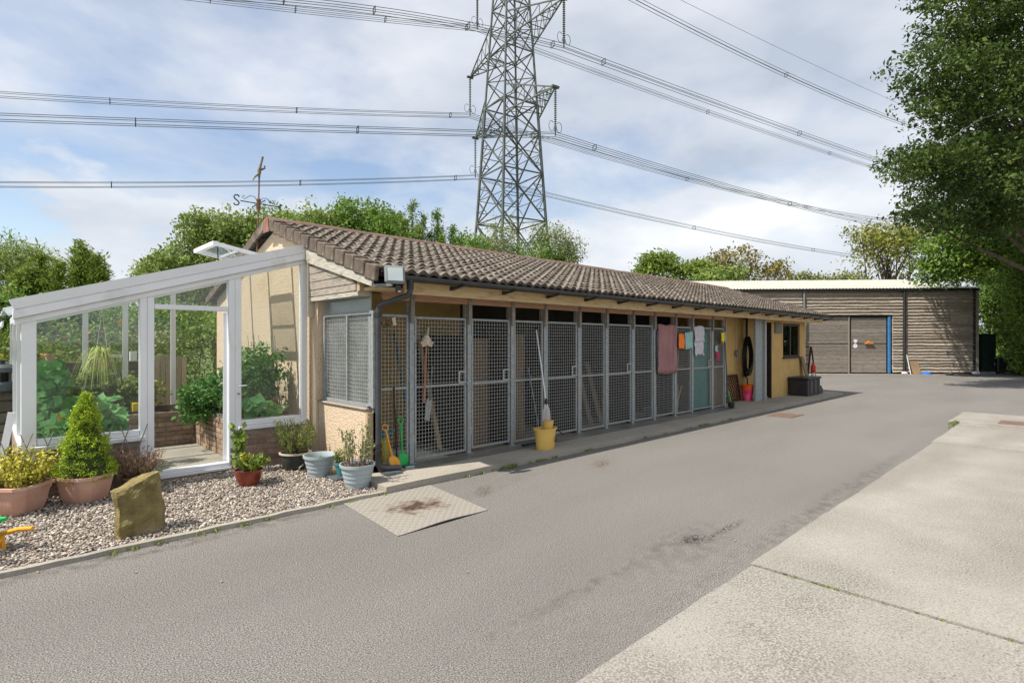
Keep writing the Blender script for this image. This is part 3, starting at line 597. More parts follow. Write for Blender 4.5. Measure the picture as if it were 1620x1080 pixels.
    for i in range(4): MB().prism([(gy + .066 * math.cos(a), gz + .066 * math.sin(a)) for a in [math.pi + math.pi * j / 8 for j in range(9)]], 'x', 6.9 + 3.7 * i, 7.0 + 3.7 * i).build('gutter_joint', 'gutter_grey', g)
    dp = MB(); dp.tube([(3.62, gy, gz - .02), (3.62, gy, 2.27), (3.62, gy + .005, 2.235), (3.60, gy + .03, 2.20), (3.44, 5.80, 2.11), (3.415, 5.865, 2.08), (3.41, 5.88, 2.03), (3.41, 5.88, 0.34)], .034, 12)
    d = dp.build('downpipe', 'gutter_grey', t, smooth=True)
    MB().lathe([(.042, 0), (.042, .09)], (3.62, gy, 2.27), 14).build('outlet', 'black_plastic', d, smooth=True)
    for z in (.30, .38, 1.95): MB().lathe([(.042, 0), (.042, .05)], (3.41, 5.88, z), 14).build('pipe_collar', 'black_plastic', d, smooth=True)
    MB().tube([(3.41, 5.88, .34), (3.41, 5.88, .20), (3.43, 5.86, .145), (3.49, 5.83, .125), (3.58, 5.80, .122), (3.63, 5.79, .118), (3.66, 5.77, .11)], [.04, .04, .045, .045, .043, .045, .042], 12).build('shoe', 'black_plastic', d, smooth=True)
    # fascia and plate
    MB().box(3.66, XE + .3, 5.705, 5.735, 2.235, 2.385).build('fascia', 'new_timber', t)
    MB().box(3.55, 13.0, 6.02, 6.075, 2.18, 2.335).build('wall_plate', 'red_timber', t)
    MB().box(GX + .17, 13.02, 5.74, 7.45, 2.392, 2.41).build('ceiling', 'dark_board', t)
    # interior walls
    MB().box(GX + .17, 5.9, 7.45, 7.55, .08, 2.5).build('inner_wall', 'ochre_wall', t)
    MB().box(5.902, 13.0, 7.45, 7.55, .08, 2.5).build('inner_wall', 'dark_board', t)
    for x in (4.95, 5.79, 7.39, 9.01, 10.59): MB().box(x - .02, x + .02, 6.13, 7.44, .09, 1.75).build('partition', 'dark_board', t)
    MB().box(12.98, 13.08, 6.09, 7.55, .08, 2.4).build('end_partition', 'ochre_wall', t)
    # open bay, door and store room at the far end
    MB().box(13.082, 15.98, 6.55, 6.67, .08, 2.62).build('bay_wall', 'ochre_wall', t)
    MB().box(15.992, XE, 6.12, 6.26, .08, 1.18).build('store_wall', 'ochre_wall', t)
    MB().box(15.992, 16.82, 6.12, 6.26, 1.182, 2.20).build('store_wall', 'ochre_wall', t)
    MB().box(18.20, XE, 6.12, 6.26, 1.182, 2.20).build('store_wall', 'ochre_wall', t)
    MB().box(15.34, XE, 6.123, 6.257, 2.202, 2.62).build('store_wall', 'ochre_wall', t)
    MB().prism([(6.262, .02), (11.86, .02), (11.86, 2.42), (RY, RZ - .12), (6.262, 2.60)], 'x', XE - .14, XE - .002).build('end_wall', 'ochre_wall', t)
    MB().box(GX + .17, XE - .15, 11.70, 11.84, .0, 2.40).build('rear_wall', 'pebbledash', t)
    MB().box(13.09, XE, 5.75, 6.11, 2.395, 2.41).build('ceiling', 'new_timber', t)
    # door
    dr = MB().box(15.955, 15.985, 6.20, 6.49, .13, 2.14).build('door', 'dark_door', t)
    MB().box(15.94, 15.99, 6.12, 6.198, .08, 2.198).build('door_frame', 'dark_frame', dr); MB().box(15.94, 15.99, 6.492, 6.548, .08, 2.198).build('door_frame', 'dark_frame', dr)
    MB().box(15.93, 15.99, 6.20, 6.49, .081, .128).build('threshold', 'slab', dr); MB().box(15.95, 15.99, 6.20, 6.49, 2.142, 2.198).build('lintel', 'dark_frame', dr)
    for z in (1.35, .62):
        MB().tube([(15.945, 6.46, z), (15.935, 6.40, z + .22), (15.945, 6.34, z + .42)], .02, 8).build('pull_handle', 'lamp_grey', dr, smooth=True)
    # window
    w = MB().box(16.86, 18.17, 6.20, 6.206, 1.24, 2.16).build('window', 'dark_glass', t)
    fm = MB(); [fm.box(a, b_, 6.16, 6.22, c, e) for a, b_, c, e in ((16.825, 16.89, 1.20, 2.195), (18.13, 18.195, 1.20, 2.195), (16.892, 18.128, 1.20, 1.26), (16.892, 18.128, 2.13, 2.195), (17.48, 17.56, 1.262, 2.128))]
    fm.build('frame', 'dark_frame', w); MB().box(16.78, 18.24, 6.06, 6.16, 1.165, 1.198).build('sill', 'dark_frame', w)
    MB().box(16.83, 18.19, 6.30, 6.32, 1.0, 2.3).build('blind', 'dark_board', w)
    # big galvanised corner post
    MB().box(14.72, 15.30, 6.05, 6.10, .08, 2.30).build('post', 'galv', t); MB().box(15.21, 15.30, 5.99, 6.048, .08, 2.30).build('post', 'galv_wire', t)
    # corner post of the gable end, mesh window
    MB().box(3.37, 3.455, 5.93, 6.045, .08, 2.02).build('post', 'galv', t)
    wn = MB().box(GX + .075, GX + .081, 5.99, 7.262, 2.035, 2.20).build('high_pane', 'hazy_glass', t)
    gw = MB(); [gw.box(GX + .05, GX + .09, *q) for q in ((5.90, 5.94, .86, 2.03), (7.20, 7.24, .86, 2.03), (5.942, 7.198, .86, .90), (5.942, 7.198, 1.99, 2.03), (6.55, 6.585, .902, 1.988))]
    me_w = gw.build('mesh_window', 'galv', t)
    mw = MB(); [mw.bar((GX + .07, 5.95 + .05 * i, .90), (GX + .07, 5.95 + .05 * i, 1.99), .005) for i in range(25)]; [mw.bar((GX + .074, 5.94, .94 + .05 * i), (GX + .074, 7.2, .94 + .05 * i), .005) for i in range(21)]
    mw.build('wire_mesh', 'galv_wire', me_w)
    MB().box(GX + .10, GX + .108, 5.96, 7.25, .87, 2.0).build('pane', 'hazy_glass', me_w)
    MB().box(GX + .03, GX + .05, 5.955, 6.0, .855, .875).build('catch', 'black_plastic', me_w)
    # posts and gates along the front
    PX = [3.985, 4.945, 5.79, 6.525, 7.385, 8.165, 9.01, 9.77, 10.585, 11.315, 12.265, 12.915]
    for i, x in enumerate(PX):
        p = MB().box(x - .032, x + .032, 6.03, 6.09, .08, 2.02).build('post', 'galv', t)
        MB().box(x - .045, x + .040, 6.075, 6.125, 1.94, 2.18).build('post_head', 'old_timber', p); MB().box(x - .03, x + .028, 6.0, 6.028, 1.90, 2.25).build('post_head', 'old_timber', p)
        MB().box(x - .055, x + .055, 6.0, 6.12, .081, .09).build('foot_plate', 'galv', p)
    def panel(x0, x1, z0, z1, gate, y=6.06):
        fr = MB(); w = .032
        fr.box(x0, x0 + w, y - .018, y + .018, z0, z1); fr.box(x1 - w, x1, y - .018, y + .018, z0, z1)
        for a, b_ in ((z0, z0 + w), (z1 - w, z1), (1.045, 1.045 + w)): fr.box(x0 + w + .0005, x1 - w - .0005, y - .017, y + .017, a, b_)
        g = fr.build('gate' if gate else 'fixed_panel', 'galv', t, bevel=.004)
        wm_ = MB(); wr = .0044
        nx = int((x1 - x0 - 2 * w) / .05); sx = (x1 - x0 - 2 * w) / nx; [wm_.bar((x0 + w + sx * i, y, z0 + .02), (x0 + w + sx * i, y, z1 - .02), wr) for i in range(1, nx)]
        nz = int((z1 - z0 - .06) / .05); sz = (z1 - z0 - .06) / nz; [wm_.bar((x0 + .02, y - .005, z0 + .03 + sz * i), (x1 - .02, y - .005, z0 + .03 + sz * i), wr) for i in range(1, nz)]
        wm_.build('wire_mesh', 'galv_wire', g)
        if gate:
            h = MB(); xa = x1 - .145; [h.box(*q) for q in ((xa, xa + .022, y - .028, y - .008, 1.078, 1.245), (xa + .0225, x1 - .005, y - .028, y - .008, 1.225, 1.245), (xa + .0225, x1 - .005, y - .028, y - .008, 1.078, 1.098))]
            h.build('latch_plate', 'galv_wire', g); MB().box(x1 - .012, x1 + .06, y - .045, y - .02, 1.05, 1.085).build('bolt', 'galv', g)
            for z in (.35, 1.65): MB().lathe([(.012, 0), (.012, .09)], (x0 - .012, y - .02, z), 8).build('hinge', 'galv', g)
        return g
    panel(3.475, 3.945, .12, 2.0, False)
    for i in range(11):
        gate = i in (0, 1, 3, 5, 9); panel(PX[i] + .05, PX[i + 1] - .045, .135 if i % 2 else .115, 1.985, gate)
    return t
kennel()

# ------------------------------------------------------------------ conservatory
def bricks(parent, x0, x1, y, z0, z1, m='brick', face='y', bl=.215, bh=.065, j=.010, depth=.05):
    """courses of bricks proud of their mortar, facing -Y (face y) or -X (face x)"""
    z = z0; c = 0
    while z + bh <= z1 + .004:
        u = x0 - (bl + j) * .5 * (c % 2)
        while u < x1 - .02:
            a, b_ = max(u, x0), min(u + bl, x1)
            if b_ - a > .03:
                d = random.uniform(-.003, .003)
                mb = MB()
                if face == 'y': mb.box(a, b_, y + d, y + depth, z, z + bh)
                else: mb.box(y + d, y + depth, a, b_, z, z + bh)
                mb.build('brick', m, parent, bevel=.004)
            u += bl + j
        z += bh + j; c += 1
CY0, CY1, CX0, CX1 = 7.50, 10.9, 0.26, 3.24
def conservatory():
    t = thing('conservatory', 'white framed lean-to conservatory with sloping roof against the gable wall', 'conservatory', (CX0, CY0, 0))
    zt = lambda x: 1.88 + (x - 0.24) * .305          # underside of the bargeboard at the front
    def sec(name, x0, x1, z0, z1, y0=CY0, y1=CY0 + .07, par=t): return MB().box(x0, x1, y0, y1, z0, z1).build(name, 'upvc', par, bevel=.006)
    def post(x0, x1, z0, y0=CY0, y1=CY0 + .09): return MB().prism([(x0, z0), (x1, z0), (x1, zt(x1)), (x0, zt(x0))], 'y', y0, y1).build('post', 'upvc', t, bevel=.005)
    post(.262, .384, .02); post(1.282, 1.352, .02); post(1.354, 1.423, .02, CY0 + .004); post(2.227, 2.30, .02); post(2.302, 2.378, .02, CY0 + .004); post(3.158, 3.238, .52)
    for a, b_ in ((.386, 1.28), (2.38, 3.156)):
        sec('sill_rail', a, b_, .575, .645, CY0 + .008, CY0 + .075); sec('sill', a - .05, b_ + .05, .525, .573, CY0 - .05, CY0 + .1)
    # bargeboard: two stepped bands and a thin trim, sloping up to the gable
    def rake(x0, x1, dz0, dz1, y0, y1, name, m='upvc'): return MB().prism([(x0, zt(x0) + dz0), (x1, zt(x1) + dz0), (x1, zt(x1) + dz1), (x0, zt(x0) + dz1)], 'y', y0, y1).build(name, m, t, bevel=.004)
    rake(.21, 3.245, -.05, .01, CY0 - .012, CY0 + .09, 'head_rail'); rake(.20, 3.245, .012, .105, CY0 - .05, CY0 + .08, 'bargeboard')
    MB().add([(.17, CY0 - .066, zt(.17) + .215), (3.25, CY0 - .066, zt(3.25) + .215), (3.25, CY0 - .055, zt(3.25) + .107), (.21, CY0 - .055, zt(.21) + .107), (.17, CY0 + .02, zt(.17) + .215), (3.25, CY0 + .02, zt(3.25) + .215), (3.25, CY0 + .02, zt(3.25) + .107), (.21, CY0 + .02, zt(.21) + .107)],
             [(0, 1, 2, 3), (4, 7, 6, 5), (0, 4, 5, 1), (3, 2, 6, 7), (0, 3, 7, 4), (1, 5, 6, 2)]).build('cornice', 'upvc', t)
    sec('transom', 1.425, 2.225, 2.035, 2.095, CY0 + .002, CY0 + .07)
    sec('threshold', 1.425, 2.225, .085, .14, CY0 - .03, CY0 + .08); MB().box(1.40, 2.24, CY0 - .06, CY0 + .08, .058, .083).build('threshold', 'upvc', t)
    # glazing
    def pane(poly, y=CY0 + .035): return MB().prism(poly, 'y', y, y + .006).build('pane', 'pane_glass', t)
    pane([(.386, .647), (1.28, .647), (1.28, zt(1.28) - .052), (.386, zt(.386) - .052)])
    pane([(2.38, .647), (3.156, .647), (3.156, zt(3.156) - .052), (2.38, zt(2.38) - .052)])
    pane([(1.425, 2.097), (2.225, 2.097), (2.225, zt(2.225) - .052), (1.425, zt(1.425) - .052)])
    # open door leaf, swung inwards on its right-hand hinge
    h = Vector((2.215, CY0 + .09, 0)); u = Vector((.285, .958, 0)); n = Vector((u.y, -u.x, 0))
    def leafbox(a, b_, z0, z1, th=.03): 
        mb = MB(); vs = [h + u * q + n * s + Vector((0, 0, z)) for z in (z0, z1) for q, s in ((a, -th), (b_, -th), (b_, th), (a, th))]
        return mb.add(vs, [(0, 3, 2, 1), (4, 5, 6, 7), (0, 1, 5, 4), (1, 2, 6, 5), (2, 3, 7, 6), (3, 0, 4, 7)])
    d = leafbox(0, .07, .15, 2.03).build('door', 'upvc', t, bevel=.004)
    leafbox(.73, .80, .15, 2.03).build('stile', 'upvc', d, bevel=.004); leafbox(.071, .729, .15, .26).build('rail', 'upvc', d); leafbox(.071, .729, 1.95, 2.03).build('rail', 'upvc', d); leafbox(.071, .729, .261, 1.949, .004).build('pane', 'pane_glass', d)
    for s in (-1, 1):
        p = h + u * .765 + n * s * .04; MB().tube([p - n * s * .01 + Vector((0, 0, 1.08)), p + n * s * .02 + Vector((0, 0, 1.08)), p + n * s * .025 - u * .10 + Vector((0, 0, 1.085))], .009, 8).build('handle', 'white_metal', d, smooth=True)
    # handle plate on the fixed post, seen in the photo beside the opening
    MB().tube([(2.34, CY0 - .005, 1.09), (2.34, CY0 - .035, 1.09), (2.43, CY0 - .04, 1.095)], .009, 8).build('handle', 'white_metal', t, smooth=True); MB().lathe([(.014, 0), (.014, .012)], (2.34, CY0 - .012, .985), 10).build('lock', 'iron', t)
    # dwarf walls with bricks
    for a, b_ in ((.27, 1.42), (2.24, 3.235)):
        w = MB().box(a, b_, CY0 + .012, CY0 + .10, 0, .524).build('dwarf_wall', 'mortar', t); bricks(w, a, b_, CY0 + .002, .018, .52, depth=.05)
    w = MB().box(1.421, 2.239, CY0 - .028, CY0 + .10, 0, .057).build('door_step', 'mortar', t); bricks(w, 1.43, 2.23, CY0 - .042, -.005, .06, 'buff_brick')
    # left end wall, back wall and roof
    MB().box(.264, .33, CY0 + .10, CY1, 0, .524).build('dwarf_wall', 'brick', t)
    for y in (8.55, 9.7, CY1 - .08): MB().box(.262, .33, y, y + .08, .526, 1.90).build('mullion', 'upvc', t)
    MB().box(.262, .33, CY0 + .10, CY1, 1.90, 1.99).build('eaves_beam', 'upvc', t); MB().box(.25, .335, CY0 + .10, CY1, .526, .57).build('sill', 'upvc', t)
    for a, b_ in ((CY0 + .1, 8.55), (8.63, 9.7), (9.78, CY1 - .08)): MB().box(.293, .299, a, b_, .572, 1.898).build('pane', 'pane_glass', t)
    MB().box(.335, 3.29, CY1 - .07, CY1, 0, .524).build('dwarf_wall', 'brick', t)
    for x in (.335, 1.1, 1.62, 2.3, 3.2): MB().prism([(x, .526), (x + .07, .526), (x + .07, zt(x + .07) - .05), (x, zt(x) - .05)], 'y', CY1 - .068, CY1).build('mullion', 'upvc', t)
    MB().prism([(.335, zt(.335) - .048), (3.28, zt(3.28) - .048), (3.28, zt(3.28) + .04), (.335, zt(.335) + .04)], 'y', CY1 - .07, CY1).build('eaves_beam', 'upvc', t)
    MB().box(1.172, 1.618, CY1 - .066, CY1 - .005, 1.40, 1.45).build('transom', 'upvc', t)
    MB().prism([(.41, .526), (3.195, .526), (3.195, zt(3.195) - .055), (.41, zt(.41) - .055)], 'y', CY1 - .004, CY1 + .002).build('pane', 'pane_glass', t)
    VX0, VX1, VY0, VY1 = 2.28, 2.93, 8.25, 9.15
    rz = lambda x: zt(x) + .125
    def roofq(x0, x1, y0, y1): MB().prism([(x0, rz(x0)), (x1, rz(x1)), (x1, rz(x1) + .012), (x0, rz(x0) + .012)], 'y', y0, y1).build('roof_pane', 'roof_glass', t)
    roofq(.14, 3.27, CY0 + .085, VY0 - .02); roofq(.14, VX0 - .02, VY0 - .015, VY1 + .015); roofq(VX1 + .02, 3.27, VY0 - .015, VY1 + .015); roofq(.14, 3.27, VY1 + .02, CY1 + .05)
    for y in (8.22, 9.17, 10.0): MB().prism([(.14, rz(.14) + .014), (3.27, rz(3.27) + .014), (3.27, rz(3.27) + .05), (.14, rz(.14) + .05)], 'y', y - .025, y + .025).build('glazing_bar', 'upvc', t)
    # roof vent propped open, hinged on its upper edge
    v = Vector((VX1, 0, rz(VX1) + .06)); dirv = Vector((-.66, 0, .115)); 
    def vp(s, y, dz=0): return v + dirv * s + Vector((0, y, dz))
    fm = MB(); fm.bar(vp(0, VY0), vp(1, VY0), .05, .05); fm.bar(vp(0, VY1), vp(1, VY1), .05, .05); fm.bar(vp(0, VY0 + .026), vp(0, VY1 - .026), .05, .05); fm.bar(vp(1, VY0 - .03), vp(1, VY1 + .03), .06, .055)
    vo = fm.build('roof_vent', 'upvc', t)
    MB().add([vp(.03, VY0, .0), vp(.97, VY0, .0), vp(.97, VY1, .0), vp(.03, VY1, .0), vp(.03, VY0, .008), vp(.97, VY0, .008), vp(.97, VY1, .008), vp(.03, VY1, .008)], [(0, 3, 2, 1), (4, 5, 6, 7), (0, 1, 5, 4), (1, 2, 6, 5), (2, 3, 7, 6), (3, 0, 4, 7)]).build('pane', 'pane_glass', vo)
    fb = MB(); fb.bar(vp(.5, VY0), vp(.5, VY1), .025, .02); fb.build('glazing_bar', 'upvc', vo)
    q = vp(.86, VY0 + .2); MB().tube([q, (q.x + .01, q.y, rz(q.x) - .02)], .008, 6).build('prop_rod', 'iron', vo)
    # gutter on the low side
    MB().prism([(.02, 1.80), (.07, 1.77), (.13, 1.80), (.135, 1.86), (.12, 1.86), (.115, 1.81), (.07, 1.785), (.035, 1.81), (.03, 1.86), (.015, 1.86)], 'y', CY0 - .05, CY1).build('gutter', 'upvc', t)
    MB().box(.28, 3.28, CY0 + .10, CY1 - .08, .014, .03).build('floor', 'slab', t)
    return t
conservatory()
def stem_parts(stems, rad, m, t):
    if len(stems) <= 12:
        for q in stems: MB().tube(q, rad(len(q)), 5).build('stem', m, t, smooth=True)
    else:
        mb = MB(); [mb.tube(q, rad(len(q)), 4) for q in stems]; mb.build('stem', m, t, kind='stuff')
def plant(name, label, P, size, leafm, base, cat='plant', stems=(), aspect=.5, direction=None, group=None, rnd=None, stem_r=.005, part='foliage', stemmat='bark', up=.35, big=None):
    t = thing(name, label, cat, base, group)
    link(part, big_leaves(part, np.array(P), size, leafm, big) if big else leaf_mesh(part, np.array(P), size, leafm, aspect, up, direction, rnd=rnd), None, t)
    if stems:
        stem_parts(stems, lambda m: [stem_r * (1 - .6 * i / (m - 1)) for i in range(m)], stemmat, t)
    return t
def blob_pts(c, r, n): d = unit(rng.normal(size=(n, 3))); return np.array(c) + d * (rng.random(n)[:, None] ** .4) * np.array(r)
def interior():
    # raised brick bed along the gable wall (front face buff brick), soil
    b = thing('raised_bed', 'buff brick raised bed along the gable wall inside the conservatory', 'raised bed', (2.75, 8.9, .03))
    MB().box(2.46, 3.28, 7.95, 10.0, .03, .60).build('core', 'mortar', b)
    bricks(b, 7.95, 10.0, 2.445, .035, .60, 'buff_brick', 'x', depth=.014); bricks(b, 2.46, 3.27, 7.935, .035, .60, 'buff_brick', 'y', depth=.013)
    MB().box(2.56, 3.20, 8.05, 9.9, .602, .63).build('soil', 'soil', b)
    b = thing('raised_bed', 'dark brick raised bed across the back of the conservatory', 'raised bed', (1.4, 10.4, .03))
    MB().box(.36, 2.42, 9.95, 10.8, .03, .56).build('core', 'mortar', b); bricks(b, .36, 2.42, 9.935, .035, .56, 'brick', 'y', depth=.014); MB().box(.4, 2.38, 10.0, 10.78, .562, .585).build('soil', 'soil', b)
    b = thing('raised_bed', 'low planted bed behind the left window of the conservatory', 'raised bed', (.8, 8.6, .03))
    MB().box(.36, 1.30, 7.72, 9.5, .03, .34).build('core', 'brick', b); MB().box(.40, 1.26, 7.76, 9.46, .342, .36).build('soil', 'soil', b)
    # squash plants with big leaves behind the left window
    c = np.array([.85, 8.5, .75]); P = np.concatenate([blob_pts((1.02, 8.6, .70), (.30, .6, .34), 200), blob_pts((.82, 8.45, .66), (.42, .68, .32), 330), blob_pts((.84, 7.95, .64), (.42, .22, .28), 170)]); P = P[P[:, 2] > .4]
    d = rng.normal(size=(len(P), 3)) * .5; d[:, 1] -= .3
    st = [[(x, y, .36), (x + random.uniform(-.1, .1), y - .05, .62), tuple(P[i])] for i, (x, y) in enumerate([(random.uniform(.5, 1.2), random.uniform(7.9, 9.2)) for _ in range(26)])]
    t = plant('squash_plant', 'sprawling squash plants with broad leaves behind the left window', P, .15, 'leaf_squash', (.82, 8.5, .36), stems=st, stem_r=.008, stemmat='leaf_squash', big=(-.45, -.75, 1.0))
    link('flower', leaf_mesh('flower', blob_pts((.82, 7.95, .75), (.36, .2, .16), 26), .07, 'petal', .8), None, t)
    P2 = np.concatenate([blob_pts((.58, 8.5, 1.20), (.20, .3, .22), 95), blob_pts((.52, 8.4, 1.0), (.16, .3, .2), 60)])
    plant('cucumber_plant', 'tall leafy climber at the left of the conservatory', P2, .12, 'leaf_squash', (.52, 8.5, .36), big=(-.5, -.8, .8), stems=[[(.55, 8.5, .36), (.57, 8.5, .8), (.55, 8.55, 1.3)], [(.5, 8.4, .36), (.5, 8.4, 1.1)]], aspect=.85, stemmat='leaf_squash', up=.8)
    # tomato mass over the gable bed
    P3, tone, cen = clumps([(2.72, 8.6, .95, .34, .55, .38), (2.95, 8.25, 1.20, .24, .30, .48), (2.40, 9.2, .85, .38, .5, .34), (2.95, 9.2, 1.1, .3, .5, .55), (2.3, 9.3, .6, .2, .3, .3)], 330, 26, .07, .2)
    P3 = P3[(P3[:, 0] < 3.26) & (P3[:, 2] > .35) & (P3[:, 1] > 7.66)]
    st = [[(x, y, .62), (x + .02, y, 1.1), (x - .02, y + .03, 1.75)] for x, y in [(random.uniform(2.65, 3.1), random.uniform(8.1, 9.7)) for _ in range(9)]]
    plant('tomato_plant', 'dense dark green tomato plants in the gable wall bed', P3, .060, 'leaf_tomato', (2.85, 8.7, .63), stems=st, aspect=.55, stem_r=.007, stemmat='leaf_tomato')
    P4 = np.concatenate([blob_pts((2.62, 7.86, .78), (.16, .1, .12), 26), blob_pts((2.9, 7.85, .72), (.25, .1, .1), 22)])
    plant('courgette_plant', 'blue-green broad leaves at the foot of the right window', P4, .17, 'leaf_squash', (2.75, 8.06, .62), big=(-.4, -.9, .8), stems=[[(2.75, 8.07, .62), (2.72, 7.95, .7), (2.65, 7.88, .78)], [(2.8, 8.07, .62), (2.86, 7.95, .68), (2.9, 7.88, .74)]], stemmat='leaf_squash')
    P5, _, _ = clumps([(1.15, 10.35, .95, .35, .3, .32), (1.75, 10.4, .85, .3, .3, .25), (.7, 10.4, .9, .3, .3, .3)], 130, 22, .07, .2)
    plant('bean_plant', 'bright bean plants on the back raised bed', P5[P5[:, 2] > .6], .07, 'leaf_bright', (1.2, 10.4, .586), stems=[[(x, 10.4, .586), (x + .02, 10.38, .9), (x, 10.4, 1.2)] for x in (.7, .95, 1.2, 1.45, 1.75)], aspect=.7, stemmat='leaf_bright')
    # spider plant hanging from the roof in a pot
    sp = onx(185, 560, 1.25) ; sp = np.array([1.08, 8.72, 1.42]); t = thing('spider_plant', 'variegated spider plant spilling from a hanging pot', 'plant', sp - np.array([0, 0, .02]))
    MB().lathe([(.06, -.10), (.085, .0), (.09, .0), (.09, .02), (.075, .02)], tuple(sp), 18).build('pot', 'terracotta', t, smooth=True)
    mb = MB(); V = []; Fq = []; rn = []
    for i in range(130):
        a = random.uniform(0, 6.283); l = random.uniform(.22, .42); up = random.uniform(.05, .22); w = random.uniform(.005, .009); ca, sa = math.cos(a), math.sin(a); o = len(V); sg = 6
        for k in range(sg + 1):
            q = k / sg; r = l * q * (1.0 - .15 * q); z = sp[2] + .02 + up * 4 * q * (1 - q) * .9 - .30 * q * q * (1.2 if l > .3 else .5); ww = w * (1 - q * .85)
            for s in (-1, 1): V.append((sp[0] + ca * r - sa * ww * s, sp[1] + sa * r + ca * ww * s, z)); rn.append(.2 + .7 * ((i % 3) / 2))
        for k in range(sg): Fq.append((o + 2 * k, o + 2 * k + 1, o + 2 * k + 3, o + 2 * k + 2))
    link('foliage', mesh_np('foliage', np.array(V), np.array(Fq), np.array(rn), 'leaf_spider'), None, t)
    MB().tube([tuple(sp + np.array([.07, 0, .02])), tuple(sp + np.array([0, 0, .62])), tuple(sp + np.array([-.07, 0, .02]))], .004, 5).build('hanger', 'white_metal', t)
    MB().tube([tuple(sp + np.array([0, 0, .62])), (sp[0], sp[1], 1.88 + (sp[0] - .24) * .305 + .125)], .004, 5).build('hook', 'white_metal', t)
    # terracotta pot on the sleeper wall, green tray, yellow box
    mb = MB().lathe([(.04, 0), (.06, .10), (.066, .10), (.066, .125), (.055, .125), (.05, .10)], (.72, 11.12, 1.345), 18)
    t = thing('flower_pot', 'small terracotta pot on the sleeper wall behind the glass', 'pot', (.72, 11.12, 1.345)); mb.build('pot', 'terracotta', t, smooth=True); link('foliage', leaf_mesh('foliage', blob_pts((.72, 11.12, 1.52), (.07, .07, .07), 40), .06, 'leaf_bright'), None, t)
    tag(MB().prism([(1.08, 0), (1.30, 0), (1.34, .09), (1.05, .09)], 'y', 10.05, 10.3).build('seed_tray', 'toy_green'), 'bright green plastic tray among the plants behind the left window', 'tray').location = (0, 0, .586)
    t = tag(MB().box(1.62, 1.86, 10.04, 10.2, .586, .72).build('compost_box', 'signal_yellow', bevel=.008), 'yellow and blue packet on the back raised bed seen through the doorway', 'box')
    MB().box(1.862, 1.905, 10.05, 10.19, .588, .715).build('blue_end', 'blue_plastic', t)
interior()
# sleeper wall and fences in the garden behind
def garden():
    t = thing('sleeper_wall', 'stacked timber sleepers behind the conservatory', 'wall', (.4, 11.1, .012))
    for k in range(6):
        x = -1.9
        while x < 2.0:
            l = random.uniform(1.3, 1.9); MB().box(x, min(x + l, 2.02) - .01, 11.04 + random.uniform(-.012, .012), 11.22, .012 + k * .222, .012 + k * .222 + .214).build('sleeper', 'sleeper', t, bevel=.012); x += l
    t = thing('slat_gate', 'pale weathered garden gate of upright slats seen through the open door', 'gate', (2.4, 12.0, .012))
    for i in range(9): MB().box(2.02 + i * .088, 2.02 + i * .088 + .078, 12.0, 12.022, .06, 1.36 + .05 * math.sin(i / 8 * math.pi)).build('slat', 'fence_pale', t)
    for z in (.3, 1.1): MB().box(2.02, 2.80, 12.024, 12.06, z, z + .08).build('rail', 'fence_pale', t)
    MB().box(1.90, 2.0, 11.98, 12.08, .0, 1.48).build('gate_post', 'upvc', t)
    t = thing('panel_fence', 'brown close-boarded fence behind the garden shrubs', 'fence', (-2, 15.5, .012))
    for i in range(64): MB().box(-6 + i * .145, -6 + i * .145 + .14, 15.5 + .012 * (i % 2), 15.52 + .012 * (i % 2), .02, 2.0 + random.uniform(-.01, .01)).build('board', 'fence_brown', t)
    for x in (-6, -4.1, -2.2, -.3, 1.6, 3.2): MB().box(x, x + .1, 15.54, 15.64, 0, 2.05).build('post', 'fence_brown', t)
    sh = [(-1.6, 13.2, 1.1, 1.9), (-.5, 13.6, 1.0, 2.1), (.6, 13.4, 1.0, 1.9), (1.5, 13.6, .9, 2.2), (2.5, 13.5, .9, 2.1), (3.6, 14.2, 1.1, 2.6), (-3.0, 12.4, 1.2, 2.2), (.0, 12.2, .7, 1.5)]
    wl = ['far left of the garden', 'left of centre in the garden', 'behind the terracotta pot', 'behind the white mullion', 'behind the slat gate', 'tallest, beside the kennel gable', 'beyond the stone pillar', 'just above the sleeper wall']
    for i, (x, y, r, h) in enumerate(sh):
        lm = ['leaf_mid', 'leaf_olive', 'leaf_bright', 'leaf_mid', 'leaf_heath_green', 'leaf_mid', 'leaf_bright', 'leaf_bright'][i]
        t = tree('garden_shrub', 'leafy garden shrub ' + wl[i], (x, y, .0), h, [(0, 0, h * .55, r, r, h * .5)], lm, .075, 190, 14, .12, 'shrubs behind the conservatory', nlimb=8, cat='shrub', r0=.03)
        if i in (2, 3, 7): link('flower', leaf_mesh('flower', blob_pts((x, y, h * .6), (r, r * .9, h * .45), 60), .07, 'petal', .9), None, t)
garden()

